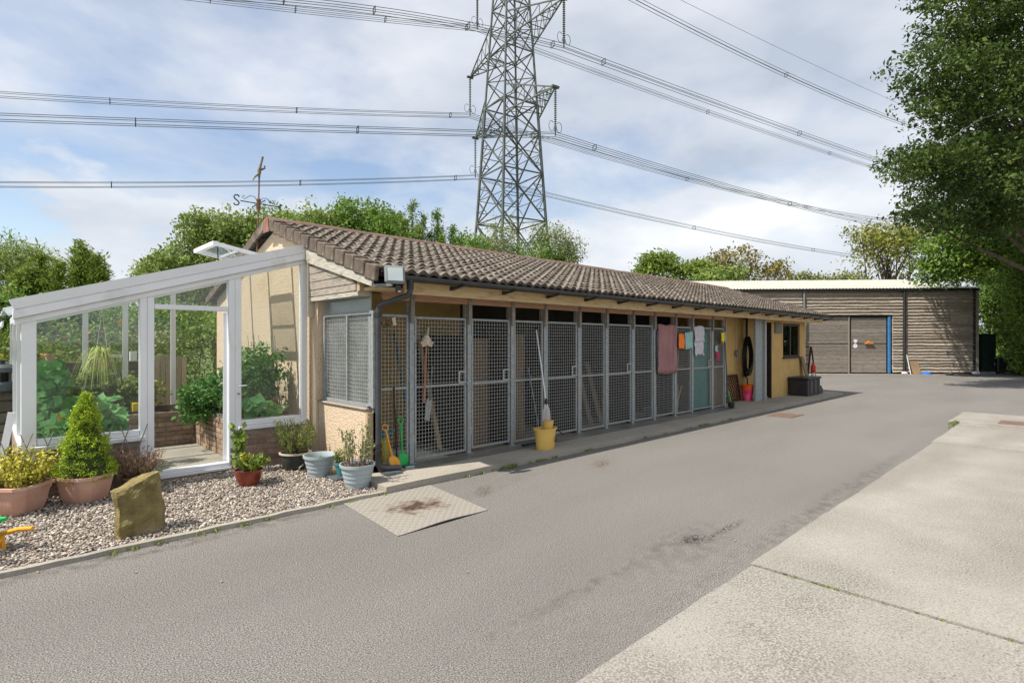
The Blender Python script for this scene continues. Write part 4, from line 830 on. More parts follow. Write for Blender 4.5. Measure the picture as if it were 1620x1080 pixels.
# ------------------------------------------------------------------ barn
def barn():
    B0, B1 = np.array([31.06, 10.0]), np.array([36.76, 3.76]); ang = math.atan2(*(B1 - B0)[::-1])
    t = thing('barn', 'dark waney-board barn with pale metal roof and wide plank doors', 'barn', (B0[0], B0[1], 0)); t.rotation_euler = (0, 0, ang)
    M = Matrix.Translation((B0[0], B0[1], 0)) @ Matrix.Rotation(ang, 4, 'Z')
    def loc(o): o.matrix_parent_inverse = Matrix(); o.parent = t; return o
    def bd(mb, name, m, **k): o = mb.build(name, m, None, **k); return loc(o)
    XL, XR, H = -4.6, 8.36, 4.36
    bd(MB().box(XL, -.29, .06, .2, 0, H - .02), 'wall_core', 'dark_board'); bd(MB().box(-.289, 8.35, .06, .2, 3.04, H - .02), 'wall_core', 'dark_board'); bd(MB().box(4.1, 8.35, .06, .2, 0, 3.038), 'wall_core', 'dark_board'); bd(MB().box(-.288, 4.098, .16, .2, 0, 3.038), 'wall_core', 'dark_board')
    bd(MB().box(XL, XL + .14, .201, 11, 0, H), 'side_wall', 'waney'); bd(MB().box(XR - .14, XR - .01, .201, 11, 0, H), 'side_wall', 'waney'); bd(MB().box(XL, XR, 11.0, 11.15, 0, H), 'rear_wall', 'waney')
    def board(x0, x1, z0, z1):
        n = max(4, int((x1 - x0) / .16)); mb = MB(); ph = random.uniform(0, 9); a1, a2 = random.uniform(.002, .014), random.uniform(.001, .008)
        lo = [z0 + a1 * math.sin(ph + i * .37) + a2 * math.sin(ph * 2 + i * 1.13) + random.uniform(-.006, .006) for i in range(n + 1)]
        yb = random.uniform(0, .008)
        for i in range(n + 1):
            x = x0 + (x1 - x0) * i / n
            mb.v += [(x, -.050 - yb, lo[i]), (x, -.025, lo[i] + .004), (x, .058, z1), (x, .030 - yb, z1)]
        for i in range(n):
            for k in range(4): mb.f.append((i * 4 + k, i * 4 + (k + 1) % 4, (i + 1) * 4 + (k + 1) % 4, (i + 1) * 4 + k))
        mb.f += [(3, 2, 1, 0), (n * 4, n * 4 + 1, n * 4 + 2, n * 4 + 3)]
        bd(mb, 'board', 'waney')
    z = .12; row = 0
    while z < H - .05:
        e = random.uniform(.13, .205); spans = [(XL + .02, -.34)] + ([(4.16, 8.22)] if z < 3.02 else [(-.22, 8.22)])
        for a, b_ in spans:
            if b_ < 0 and z < 1.4: pass
            x = a
            while x < b_ - .05:
                l = random.uniform(2.2, 4.6); x1 = min(x + l, b_); x1 = b_ if b_ - x1 < .7 else x1
                board(x, x1 - .006, z - .02, min(z + e + .03, H - .01)); x = x1
        z += e; row += 1
    # double doors of planks
    for x0, x1, lab in ((-.20, 1.98, None), (2.14, 3.90, None)):
        d = bd(MB().box(x0, x1, .085, .12, .06, 2.98), 'door', 'dark_board'); zz = .07
        while zz < 2.9:
            e = random.uniform(.16, .24); e = min(e, 2.97 - zz); o = MB().box(x0 + .004, x1 - .004, .055 + random.uniform(0, .008), .083, zz, zz + e - .008).build('plank', 'door_plank', None); o.matrix_parent_inverse = Matrix(); o.parent = d; zz += e
        o = MB().box(x0 + .01, x1 - .01, .035, .053, 1.60, 1.66).build('rail', 'door_plank', None); o.matrix_parent_inverse = Matrix(); o.parent = d
    bd(MB().box(1.985, 2.04, .0, .10, .03, 3.02), 'door_post', 'old_timber'); bd(MB().box(2.05, 2.13, .05, .12, .03, 3.0), 'door_gap', 'dark_board')
    bd(MB().box(3.95, 4.07, -.03, .05, .05, 2.96), 'door_frame', 'blue_paint', bevel=.01); bd(MB().box(-.25, 4.1, -.02, .05, 2.985, 3.035), 'door_head', 'dark_board')
    for x, w, m in ((-.29, .045, 'lamp_grey'), (4.70, .065, 'black_plastic')): bd(MB().tube([(x, -.10, 4.28), (x, -.10, .05)], w, 10), 'downpipe', m, smooth=True)
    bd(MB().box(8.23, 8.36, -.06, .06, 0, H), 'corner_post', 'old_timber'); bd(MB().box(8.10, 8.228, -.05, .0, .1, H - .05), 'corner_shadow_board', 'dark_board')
    bd(MB().prism([(-.19, 4.33), (-.13, 4.27), (-.07, 4.33), (-.07, 4.36), (-.19, 4.36)], 'x', XL + .1, XR), 'gutter', 'black_plastic')
    # ribbed roof sheets
    n = 14; w = (XR + .1 - (XL - .9)) / n; sl = .172
    sm = MB(); k = 6
    for yy in (0, 1):
        for i in range(k):
            x = w * i / k
            for dx, dz in ((0, 0), (w / k * .55, 0), (w / k * .65, .035), (w / k * .9, .035)): sm.v.append((x + dx, -.2 if yy == 0 else 6.4, dz + (0 if yy == 0 else 6.6 * sl)))
        sm.v.append((w + .0, -.2 if yy == 0 else 6.4, 0 if yy == 0 else 6.6 * sl))
    m = k * 4 + 1
    for i in range(m - 1): sm.f.append((i, i + 1, m + i + 1, m + i))
    o = sm.build('roof_sheet', 'white_sheet'); sme = o.data; bpy.data.objects.remove(o)
    for i in range(n):
        q = bpy.data.objects.new('roof_sheet', sme); COL.objects.link(q); q.parent = t; q.location = (XL - .9 + i * w, 0, H + .045)
    bd(MB().prism([(-.1, H - .01), (6.2, H - .01), (6.2, H + .04 + 6.3 * sl - .02), (-.1, H + .035)], 'x', XL - .0, XR + .02), 'roof_frame', 'dark_board')
    bd(MB().prism([(6.42, H + 6.6 * sl + .0), (11.3, H - .2), (11.3, H - .15), (6.42, H + 6.6 * sl + .06)], 'x', XL - .9, XR + .1), 'rear_roof', 'white_sheet')
    bd(MB().prism([(-.2, H + .0), (6.4, H + .0 + 6.6 * sl), (6.4, H + .04 + 6.6 * sl), (-.2, H + .04)], 'x', XL - .93, XL - .901), 'verge_trim', 'white_sheet')
    # things on and by the barn
    def wp(x, y, z): return M @ Vector((x, y, z))
    def own(mb, name, m, label, cat, **k):
        o = mb.build(name, m, None, **k); o.matrix_world = M; return tag(o, label, cat)
    pl = MB().prism([(2.24, 1.78), (2.27, 1.66), (2.32, 1.60), (2.37, 1.60), (2.42, 1.66), (2.45, 1.78), (2.40, 1.77), (2.345, 1.80), (2.29, 1.77)], 'y', .022, .034); own(pl, 'wall_plaque', 'white_metal', 'white shield-shaped plaque on the barn door above the round one', 'plaque')
    own(MB().prism([(2.345 + .11 * math.cos(a), 1.45 + .12 * math.sin(a)) for a in [i * .45 for i in range(14)]], 'y', .040, .052), 'wall_plaque', 'white_metal', 'round white plaque on the barn door below the shield', 'plaque')
    own(MB().prism([(2.80, 1.54), (3.22, 1.54), (3.24, 1.60), (3.10, 1.66), (3.05, 1.71), (2.98, 1.71), (2.93, 1.66), (2.79, 1.60)], 'y', -.04, .034), 'door_ornament', 'ornament_orange', 'orange domed ornament fixed to the barn door', 'ornament', bevel=.015)
    own(MB().add([(4.92, -.45, .01), (5.33, -.45, .01), (5.35, -.10, .68), (4.95, -.10, .68), (4.92, -.42, .01), (5.33, -.42, .01), (5.35, -.07, .68), (4.95, -.07, .68)], [(0, 1, 2, 3), (7, 6, 5, 4), (0, 4, 5, 1), (1, 5, 6, 2), (2, 6, 7, 3), (3, 7, 4, 0)]), 'leaning_board', 'plywood', 'short offcut board leaning against the barn by the black downpipe', 'board')
    own(MB().bar((4.86, -.35, .0), (4.80, -.12, 1.0), .03, .03), 'white_pole', 'white_metal', 'thin white pole leaning beside the black downpipe', 'pole')
    own(MB().lathe([(.26, 0), (.25, .05), (.14, .09), (.10, .13), (.02, .14)], (5.62, -.32, .0), 12), 'plastic_basin', 'blue_plastic', 'blue plastic basin lying upturned at the foot of the barn', 'basin', smooth=True)
    def rock(x, y, r, m, label):
        v = unit(rng.normal(size=(60, 3))); import bmesh
        bm = bmesh.new(); [bm.verts.new(tuple(M @ Vector((x + p[0] * r[0], y + p[1] * r[1], max(.0, r[2] * .8 + p[2] * r[2]))))) for p in v]; bmesh.ops.convex_hull(bm, input=bm.verts); me = bpy.data.meshes.new('rock'); bm.to_mesh(me); bm.free(); tag(link('rock', me, m), label, 'stone', 'stones at the foot of the barn')
    rock(4.62, -.25, (.15, .1, .08), 'white_metal', 'white stone at the foot of the black downpipe'); rock(8.1, -.22, (.2, .12, .1), 'white_metal', 'white stone at the right corner of the barn'); rock(6.3, -1.0, (.2, .12, .08), 'dry_stone', 'brown stone on the tarmac in front of the barn')
    struct('barn_apron', MB().add([M @ Vector(p) for p in ((-6, -1.0, .006), (5.6, -.9, .006), (8.4, -.35, .006), (8.4, .05, .006), (-6, .05, .006))], [(0, 1, 2, 3, 4)]), 'concrete')
    cb = thing('storage_cabinet', 'tall dark green cabinet standing beside the barn corner', 'cabinet', wp(8.95, .4, 0)); cb.rotation_euler = (0, 0, ang)
    def cbp(mb, name, m): o = mb.build(name, m, None); o.parent = cb; return o
    cbp(MB().box(-.34, .36, -.3, .3, .14, 2.02), 'body', 'dark_green'); cbp(MB().box(-.36, .38, -.32, .32, 2.022, 2.07), 'top', 'dark_green'); d = cbp(MB().box(-.32, .34, -.325, -.301, .2, 1.98), 'door', 'dark_green'); o = MB().box(.26, .30, -.35, -.326, .45, .6).build('handle', 'lamp_grey'); o.parent = d
    cbp(MB().box(-.34, .36, -.29, .29, .0, .138), 'plinth', 'lamp_grey')
    tk = thing('oil_tank', 'low black tank in the shade beside the tall cabinet', 'tank', wp(10.1, .5, 0)); tk.rotation_euler = (0, 0, ang)
    o = MB().prism([(-.7, .08), (.95, .08), (.75, .55), (.45, .86), (-.62, .88), (-.7, .8)], 'y', -.4, .4).build('body', 'black_plastic', bevel=.04); o.parent = tk; o = MB().lathe([(.16, 0), (.15, .05)], (-.2, 0, .875), 14).build('cap', 'lamp_grey'); o.parent = tk
    for x in (-.45, .6): o = MB().box(x - .08, x + .08, -.38, .38, 0, .079).build('foot', 'dry_stone'); o.parent = tk
barn()

# ------------------------------------------------------------------ pylon and cables
def pylon():
    O = rf(-.15, 72.0, 0); A = rf(.54, -.84, 0); A /= np.linalg.norm(A); Ld = rf(.84, .54, 0); Ld /= np.linalg.norm(Ld); Lleft = -rf(.94, .34, 0); Lleft /= np.linalg.norm(Lleft)
    t = thing('electricity_pylon', 'tall grey lattice electricity pylon rising behind the kennel roof', 'pylon', O)
    def W(z): return 9.4 - .165 * z if z < 17 else 6.6 - (z - 17) * .108
    def c(i, z): sx, sy = ((-1, -1), (1, -1), (1, 1), (-1, 1))[i % 4]; h = W(z) / 2; return Vector(O + A * sx * h + Ld * sy * h + np.array([0, 0, z]))
    TOP = 58
    lv = [0, 9.5, 17.2, 23.4, 28.6, 32.4, 35.9, 39.2, 42.3, 45.2, 48.0, 50.6, 53.2, 55.6, TOP]
    for i in range(4):
        mb = MB(); [mb.bar(c(i, a), c(i, b_), .26 if a < 30 else .2) for a, b_ in zip(lv[:-1], lv[1:])]; mb.build('leg', 'steel', t)
    for k, (a, b_) in enumerate(zip(lv[:-1], lv[1:])):
        mb = MB(); w = .15 if a < 30 else .11
        for i in range(4):
            p0, p1, q0, q1 = c(i, a), c(i + 1, a), c(i, b_), c(i + 1, b_); mb.bar(p0, q1, w); mb.bar(p1, q0, w)
            if k in (1, 2, 4, 6, 8, 10, 12): mb.bar(q0, q1, w)
            if k < 4:
                X = (p0 + p1 + q0 + q1) / 4
                for leg0, leg1 in ((p0, q0), (p1, q1)):
                    for f in (.25, .5, .75):
                        L_ = leg0.lerp(leg1, f); D = (leg0.lerp(X, min(1, f * 2)) if f <= .5 else X.lerp(leg1, f * 2 - 1)); mb.bar(L_, D, .075)
                        if f != .5: mb.bar(leg0.lerp(leg1, .5), D, .07)
        mb.build('bracing', 'steel', t)
    for z in (17.2, 28.6, 35.9): MB().bar(c(0, z), c(2, z), .1).bar(c(1, z), c(3, z), .1).build('plan_bracing', 'steel', t)
    tips = {}
    for lvl, (h, Lh) in enumerate(((31.3, 9.6), (40.8, 11.2), (52.6, 9.0))):
        for s in (-1, 1):
            tip = Vector(O + A * s * Lh + np.array([0, 0, h])); mb = MB(); ci = (1, 2) if s > 0 else (0, 3)
            up, lo = [c(i, h + 2.6) for i in ci], [c(i, h - .9) for i in ci]
            for a in up: mb.bar(a, tip, .14)
            for a in lo: mb.bar(a, tip, .14)
            for f in (.2, .4, .6, .8):
                U = [a.lerp(tip, f) for a in up]; Lw = [a.lerp(tip, f) for a in lo]; f2 = f - .2; U2 = [a.lerp(tip, f2) for a in up]; L2 = [a.lerp(tip, f2) for a in lo]
                mb.bar(Lw[0], Lw[1], .08); mb.bar(U[0], Lw[0], .07); mb.bar(U[1], Lw[1], .07); mb.bar(L2[0], Lw[1], .07); mb.bar(L2[0], U[0], .07); mb.bar(L2[1], U[1], .07)
            mb.bar(tip - Vector(Ld) * .5, tip + Vector(Ld) * .5, .3, .25); mb.build('crossarm', 'steel', t); tips[(lvl, s)] = tip
            pr = []; n = 20; Li = 5.0
            for i in range(n): z = -.25 - Li * i / n; pr += [(.05, z), (.17, z - .05), (.17, z - .09), (.05, z - .12)]
            mi = MB().lathe(pr, tuple(tip), 10); it = mi.build('insulator', 'insulator', t, smooth=True)
            rb = MB(); bt = tip - Vector((0, 0, Li + .2))
            for q in (-1, 1): rb.tube([bt + Vector(Ld) * q * (.55 + .38 * math.cos(a)) + Vector((0, 0, .55 + .6 * math.sin(a))) for a in [math.pi + j * .55 for j in range(11)]], .035, 5)
            rb.bar(bt + Vector((0, 0, .3)), bt - Vector((0, 0, .5)), .1); rb.build('grading_ring', 'steel', it)
    def cable(name, label, pts_left, pts_right, att, spread=True, group='overhead cable bundles'):
        att = np.array(att); segs = []
        for pts, d in ((pts_left, Lleft), (pts_right, Ld)):
            T, Z = [0.0], [att[2]]
            for px, py in pts:
                r = ray(px, py); Mx = np.array([[r[0], -d[0]], [r[1], -d[1]]]); q, tt = np.linalg.solve(Mx, att[:2]); T.append(tt); Z.append(HC + r[2] * q)
            if len(pts) == 0: segs.append(None); continue
            T, Z = np.array(T), np.array(Z); co = np.linalg.lstsq(np.stack([T[1:], T[1:] ** 2], 1), Z[1:] - Z[0], rcond=None)[0] if len(pts) > 1 else np.array([(Z[1] - Z[0]) / T[1], 0])
            te = max(T.max() * 1.35, 150.0 if d is Ld else 0); tt = np.linspace(0, te, 26); segs.append(np.stack([att[0] + d[0] * tt, att[1] + d[1] * tt, Z[0] + co[0] * tt + co[1] * tt ** 2], 1))
        root = thing(name, label, 'power cable', att, group)
        offs = [(a, b_) for a in (-.26, .26) for b_ in (-.26, .26)] if spread else [(0, 0)]
        for a, b_ in offs:
            for sg, d in ((segs[0], Lleft), (segs[1], Ld)):
                if sg is None: continue
                off = A * a + np.array([0, 0, b_ - .3]); MB().tube([p + off for p in sg], .033 if spread else .03, 5).build('wire', 'cable', root, smooth=True)
        if spread:
            for sg in segs:
                if sg is None: continue
                for j in (1, 8, 15, 21):
                    p = sg[j] + np.array([0, 0, -.3]); mb = MB(); q = [p + A * a + np.array([0, 0, b_]) for a, b_ in ((-.3, -.3), (.3, -.3), (.3, .3), (-.3, .3))]; [mb.bar(q[i], q[(i + 1) % 4], .07) for i in range(4)]; mb.build('spacer', 'cable', root)
    Zd = np.array([0, 0, -5.35])
    cable('cable_bundle', 'lowest cable bundle crossing the sky on the left of the pylon', [(700, 281), (330, 287), (0, 288)], [(860, 303), (1070, 352), (1358, 404)], np.array(tips[(0, -1)]) + Zd)
    cable('cable_bundle', 'upper of the two close bundles at mid height left of the pylon', [(700, 181), (290, 162), (0, 146)], [(860, 217), (1054, 272), (1240, 318)], np.array(tips[(1, -1)]) + Zd)
    cable('cable_bundle', 'bundle held by the lower right arm of the pylon', [(700, 205), (337, 193), (0, 180)], [(1233, 315), (1393, 354)], np.array(tips[(0, 1)]) + Zd)
    cable('cable_bundle', 'bundle held by the upper right arm in view', [(700, 29), (510, 2)], [(1253, 204), (1381, 249)], np.array(tips[(1, 1)]) + Zd)
    cable('cable_bundle', 'bundle leaving the top left arm, second highest on the right', [(700, 37), (390, 3)], [(860, 76), (1082, 163), (1385, 264)], np.array(tips[(2, -1)]) + Zd)
    cable('cable_bundle', 'highest cable bundle sloping down to the big tree', [], [(996, 0), (1218, 100), (1420, 190)], np.array(tips[(2, 1)]) + Zd)
    cable('earth_wire', 'single thin wire above all the bundles at the upper right', [], [(1082, 0), (1420, 161)], O + np.array([0, 0, TOP]), False)
pylon()

# ------------------------------------------------------------------ trees
def at(px, top, fwd, half, name, label, leaf, lsize, nclump, per, csize, z0=0.0, bot=None, sparse=False, **k):
    b = pxat(px, fwd, z0); h = zat(top, fwd); r = half / F_PX * fwd; zb = zat(bot, fwd) if bot else 1.0
    cz = (h + zb) / 2; rz = (h - zb) / 2
    bl = [(0, 0, cz, r, r, rz)] + [(random.uniform(-.65, .65) * r, random.uniform(-.65, .65) * r, h - rz * random.uniform(.28, .75), r * random.uniform(.3, .5), r * random.uniform(.3, .5), rz * random.uniform(.2, .3)) for _ in range(9)]
    return tree(name, label, b, h, bl, leaf, lsize, nclump, per, csize, **k)
BG = 'trees beyond the kennel roof'
at(285, 380, 23, 62, 'sallow_tree', 'leftmost bushy sallow rising above the conservatory roof', 'leaf_willow', .15, 330, 22, .21, group=BG, dens=2.3)
at(345, 326, 24, 62, 'sallow_tree', 'sallow with loose upright twigs behind the roof vent', 'leaf_willow', .15, 420, 22, .22, group=BG, dens=2.3)
at(430, 322, 25, 62, 'sallow_tree', 'sallow directly behind the weather vane', 'leaf_willow', .15, 400, 22, .22, group=BG, dens=2.3)
at(505, 314, 25, 55, 'sallow_tree', 'sallow just right of the gable peak', 'leaf_willow', .15, 380, 22, .22, group=BG, dens=2.3)
at(568, 306, 26, 52, 'sallow_tree', 'tallest sallow above the near part of the ridge', 'leaf_mid', .15, 380, 22, .22, group=BG, dens=2.3)
at(618, 330, 25, 40, 'sallow_tree', 'shorter sallow between the tallest one and the cypress', 'leaf_mid', .15, 260, 22, .21, group=BG, dens=2.3)
def cypress(px, top, fwd, half, label, leaf='leaf_bright', group=None, bot=None, drop=.5, n=2600):
    b = pxat(px, fwd); h = zat(top, fwd); r = half / F_PX * fwd; t = thing('cypress', label, 'tree', b, group)
    P = []; D = []; ld = [(0, 0, 1.0)] + [(random.uniform(-.7, .7) * r, random.uniform(-.7, .7) * r, random.uniform(.82, .97)) for _ in range(6)]
    for lx, ly, lh in ld:
        o = b + np.array([lx, ly, 0]); hh = h * lh
        for i in range(110):
            f = random.random() ** .7; z = .6 + (hh - .6) * f; rr = r * .75 * (1 - f) ** .6 * random.uniform(.4, 1.4) + .05; a = random.uniform(0, 6.283); d = np.array([math.cos(a), math.sin(a), 0])
            for j in range(int(n * 7 / 760)):
                q = random.random() ** .6; P.append(o + d * rr * q + np.array([0, 0, z + .55 * rr * q]) + rng.normal(size=3) * .09 * (.3 + q)); D.append(d + np.array([0, 0, .7]))
    MB().tube([b - np.array([0, 0, .1]), b + np.array([0, 0, h * .5]), b + np.array([0, 0, h * .98])], [.16, .09, .015], 7).build('trunk', 'bark', t, smooth=True)
    link('crown', leaf_mesh('crown', np.array(P), .13, leaf, .3, direction=np.array(D)), None, t); return t
cypress(652, 320, 26, 36, 'bright green cypress left of the pylon, the taller one', group=BG)
cypress(692, 332, 26.5, 30, 'darker green cypress nearest the pylon', 'leaf_mid', group=BG)
cypress(622, 332, 27, 34, 'small cypress tucked between sallow and taller cypress', group=BG)
at(735, 356, 27, 48, 'ash_tree', 'low bushy tree at the left foot of the pylon', 'leaf_mid', .16, 260, 20, .22, group=BG, dens=2.3)
at(797, 340, 28, 50, 'birch_tree', 'thin see-through birch in front of the pylon base', 'leaf_birch', .11, 620, 18, .24, group=BG, bark='birch_bark', nlimb=26, r0=.1, shell=.2)
at(874, 345, 28, 46, 'birch_tree', 'thin grey birch at the right foot of the pylon', 'leaf_birch', .11, 620, 18, .24, group=BG, bark='birch_bark', nlimb=26, r0=.1, shell=.2)
at(848, 374, 27, 60, 'ash_tree', 'low rounded tree just right of the pylon foot', 'leaf_mid', .14, 260, 20, .21, group=BG, dens=2.3)
LG = 'trees left of the conservatory'
at(12, 368, 20, 62, 'willow_tree', 'weeping yellow-green willow at the far left', 'leaf_willow', .17, 420, 24, .3, group=LG, aspect=.22, direction=None)
cypress(128, 388, 17, 44, 'feathery dark green conifer with arching tips above the low roof end', 'leaf_bright', LG)
cypress(66, 405, 16, 46, 'broad bright green conifer between willow and feathery conifer', 'leaf_bright', LG)
at(8, 452, 11.5, 60, 'hedge_shrub', 'overgrown hedge shrub behind the stone pillar', 'leaf_mid', .09, 420, 22, .16, group=LG, bot=640, cat='shrub')
at(75, 470, 13.5, 70, 'hedge_shrub', 'dark hedge shrub seen through the left window', 'leaf_dark', .09, 420, 20, .18, group=LG, bot=600, cat='shrub')
at(170, 478, 15, 70, 'hedge_shrub', 'dark hedge shrub behind the middle of the conservatory', 'leaf_mid', .09, 420, 20, .18, group=LG, bot=600, cat='shrub')
at(270, 470, 16, 70, 'hedge_shrub', 'hedge shrub seen through the open doorway', 'leaf_mid', .09, 420, 20, .18, group=LG, bot=600, cat='shrub')
RG = 'trees behind the barn'
at(1042, 400, 50, 36, 'oak_tree', 'round bright green tree left of the barn roof', 'leaf_bright', .30, 240, 22, .42, group=RG, bot=470)
at(1108, 414, 49, 38, 'oak_tree', 'lower green tree right of the round one', 'leaf_bright', .30, 230, 22, .42, group=RG, bot=470)
at(1170, 386, 48, 42, 'ash_tree', 'sparse rust-tinged tree with bare twigs above the barn roof', 'leaf_rust', .26, 120, 14, .42, group=RG, bot=470, nlimb=34, shell=.3)
at(1222, 412, 47, 30, 'ash_tree', 'small thinning tree right of the rust-tinged tree', 'leaf_rust', .26, 80, 14, .4, group=RG, bot=470, nlimb=24, shell=.3)
at(1140, 425, 46, 40, 'oak_tree', 'low olive tree under the rust-tinged tree', 'leaf_willow', .28, 150, 18, .42, group=RG, bot=470)
for px, tp, lab in ((1265, 434, 'first'), (1310, 437, 'second'), (1345, 432, 'third')): at(px, tp, 52, 26, 'far_shrub', lab + ' low shrub from the left along the barn roof line', 'leaf_olive', .3, 70, 16, .4, group=RG, bot=470, cat='shrub')
at(1408, 352, 44, 62, 'maple_tree', 'open yellow-green tree with visible limbs behind the barn', 'leaf_yellow', .26, 300, 16, .5, group=RG, bot=455, nlimb=40, shell=.35, r0=.3)
# the large tree at the right edge
def bigtree():
    fw = 22.0; b = pxat(1700, fw); f0 = b
    def P(px, py, fwd): return np.append(pxat(px, fwd)[:2], zat(py, fwd)) - b
    spec = [(1640, 60, 20, 3.4, 2.6), (1560, 30, 19.5, 2.6, 1.7), (1600, 170, 19, 2.9, 1.8), (1520, 120, 19, 2.0, 1.1), (1480, 105, 18.5, 1.3, .8), (1560, 280, 19, 2.6, 1.4), (1490, 255, 18.5, 1.6, .75), (1440, 260, 18.2, 1.0, .5), (1620, 330, 19.5, 2.4, 1.5), (1530, 340, 19.5, 1.8, .8), (1470, 340, 19, 1.2, .5), (1700, 150, 21, 4.5, 4.0), (1760, 60, 21, 4.5, 4.0), (1580, -60, 20, 3, 1.6), (1530, 45, 19.2, 1.2, .7), (1455, 170, 18.6, .8, .45), (1430, 250, 25.5, 1.3, .5), (1462, 265, 26, 1.6, .8), (1482, 312, 26.5, 1.7, .9), (1530, 265, 25.5, 2.2, 1.3), (1590, 250, 25, 3, 2.2), (1505, 180, 23.5, 1.5, .8), (1545, 345, 26, 2.0, 1.0)]
    bl = [tuple(P(px, py, f)) + (r, r, rz) for px, py, f, r, rz in spec]
    tree('oak_tree', 'big dark leafy tree overhanging from the right edge', b, 16, bl, 'leaf_oak', .15, 3300, 30, .22, r0=.30, nlimb=150, aspect=.5, shell=.25, top=(0, 0, 12))
    sp2 = [(1500, 395, 25, 1.3, 1.3), (1535, 425, 25, 1.1, .7), (1482, 430, 25.3, .7, .7), (1560, 390, 25, 1.6, 1.4)]; b2 = pxat(1650, 29); 
    bl = [tuple(np.append(pxat(px, f)[:2], zat(py, f)) - b2) + (r, r, rz) for px, py, f, r, rz in sp2]
    tree('maple_tree', 'bright green tree hanging over the right end of the barn roof', b2, 6.5, bl, 'leaf_mid', .17, 430, 24, .28, r0=.09, nlimb=20, shell=.3, top=(-1.6, -1.2, 5))
    b3 = pxat(1680, 26); bl = [tuple(np.append(pxat(px, f)[:2], zat(py, f)) - b3) + (r, r, rz) for px, py, f, r, rz in [(1650, 390, 25.5, 1.7, 1.6), (1650, 480, 25.5, 1.7, 1.6), (1690, 430, 25, 2.2, 3.0), (1618, 520, 28, 1.2, 1.2), (1660, 560, 26.5, 1.5, 1.0), (1608, 440, 29, 1.2, 1.6), (1628, 560, 29, .9, .8), (1588, 480, 31, 1.0, 1.6)]]
    tree('hornbeam_tree', 'dense mid green tree forming the hedge right of the barn', b3, 6.5, bl, 'leaf_mid', .13, 1900, 26, .22, r0=.14, nlimb=20, shell=.45)
    b4 = pxat(1612, 30.5); bl = [tuple(np.append(pxat(px, f)[:2], zat(py, f)) - b4) + (r, r, rz) for px, py, f, r, rz in [(1590, 450, 31, 1.0, 1.5), (1600, 520, 31, 1.1, 1.4), (1640, 470, 30.5, 1.6, 2.0), (1640, 550, 30, 1.5, 1.0), (1595, 570, 31, .9, .6), (1568, 470, 31.5, .8, 1.3), (1562, 540, 32, .7, 1.0), (1556, 430, 32, .6, .8)]]
    tree('hornbeam_tree', 'leafy hedge tree directly behind the tall green cabinet', b4, 5.5, bl, 'leaf_mid', .13, 1500, 26, .2, r0=.1, nlimb=14, shell=.4)
    b5 = pxat(1640, 26.5); bl = [tuple(np.append(pxat(px, f)[:2], zat(py, f)) - b5) + (r, r, rz) for px, py, f, r, rz in [(1632, 480, 26.5, .9, 1.2), (1640, 560, 26.5, 1.0, 1.0), (1680, 520, 26, 1.5, 1.8), (1625, 400, 27, .9, 1.2), (1618, 585, 27, .45, .4)]]
    tree('laurel_shrub', 'bushy green shrub at the right edge reaching the ground', b5, 5, bl, 'leaf_mid', .12, 800, 26, .2, r0=.07, nlimb=14, shell=.4, cat='shrub')
    for px, f, tp, lab in ((1640, 32, 330, 'backing'), (1760, 26, 300, 'outermost')): at(px, tp, f, 90, 'hedge_tree', lab + ' dark tree filling behind the right-hand hedge', 'leaf_dark', .2, 1100, 24, .32, bot=600)
bigtree()

# ------------------------------------------------------------------ pots, planters and small things by the conservatory
def planter(name, label, c, side, rot, h, plantfn):
    t = thing(name, label, 'planter', (c[0], c[1], .03)); ux = np.array([math.cos(rot), math.sin(rot)]); uy = np.array([-ux[1], ux[0]]); z0 = .03
    def ring(s, z, cut, flute=0, n=7):
        pts = []; hs = s / 2; cs = [(-hs, -hs), (hs, -hs), (hs, hs), (-hs, hs)]
        for i in range(4):
            a = np.array(cs[i]); b_ = np.array(cs[(i + 1) % 4]); d = (b_ - a) / s; nn = np.array([d[1], -d[0]])
            for k in range(2 * n + 1):
                q = cut + (s - 2 * cut) * k / (2 * n); pts.append(a + d * q + nn * (flute if k % 2 else 0))
        return [(c[0] + p[0] * ux[0] + p[1] * uy[0], c[1] + p[0] * ux[1] + p[1] * uy[1], z) for p in pts]
    sec = [ring(side * .66, z0, .05), ring(side * .72, z0 + h * .12, .05, .004), ring(side * .80, z0 + h * .45, .055, .008), ring(side * .88, z0 + h * .84, .06, .006), ring(side * .90, z0 + h * .86, .06), ring(side * .90, z0 + h * .98, .06), ring(side * .82, z0 + h * .98, .055), ring(side * .80, z0 + h * .8, .05)]
    mb = MB(); m = len(sec[0]); [mb.v.extend(r) for r in sec]
    for i in range(len(sec) - 1):
        for k in range(m): mb.f.append((i * m + k, i * m + (k + 1) % m, (i + 1) * m + (k + 1) % m, (i + 1) * m + k))
    mb.f += [tuple(range(m))[::-1]]
    mb.build('pot', 'terracotta', t, smooth=True)
    rm = [ring(side, z0 + h * .90, .07), ring(side * 1.0, z0 + h, .07), ring(side * .84, z0 + h, .06), ring(side * .84, z0 + h * .93, .06), ring(side * .91, z0 + h * .90, .062)]; mb = MB(); [mb.v.extend(r) for r in rm]; q = len(rm)
    for i in range(q):
        for k in range(m): mb.f.append((i * m + k, i * m + (k + 1) % m, ((i + 1) % q) * m + (k + 1) % m, ((i + 1) % q) * m + k))
    mb.build('rim', 'terracotta', t)
    so = ring(side * .8, z0 + h * .82, .05); MB().add(so, [tuple(range(m))]).build('soil', 'soil', t); plantfn(t, z0 + h * .84); return t
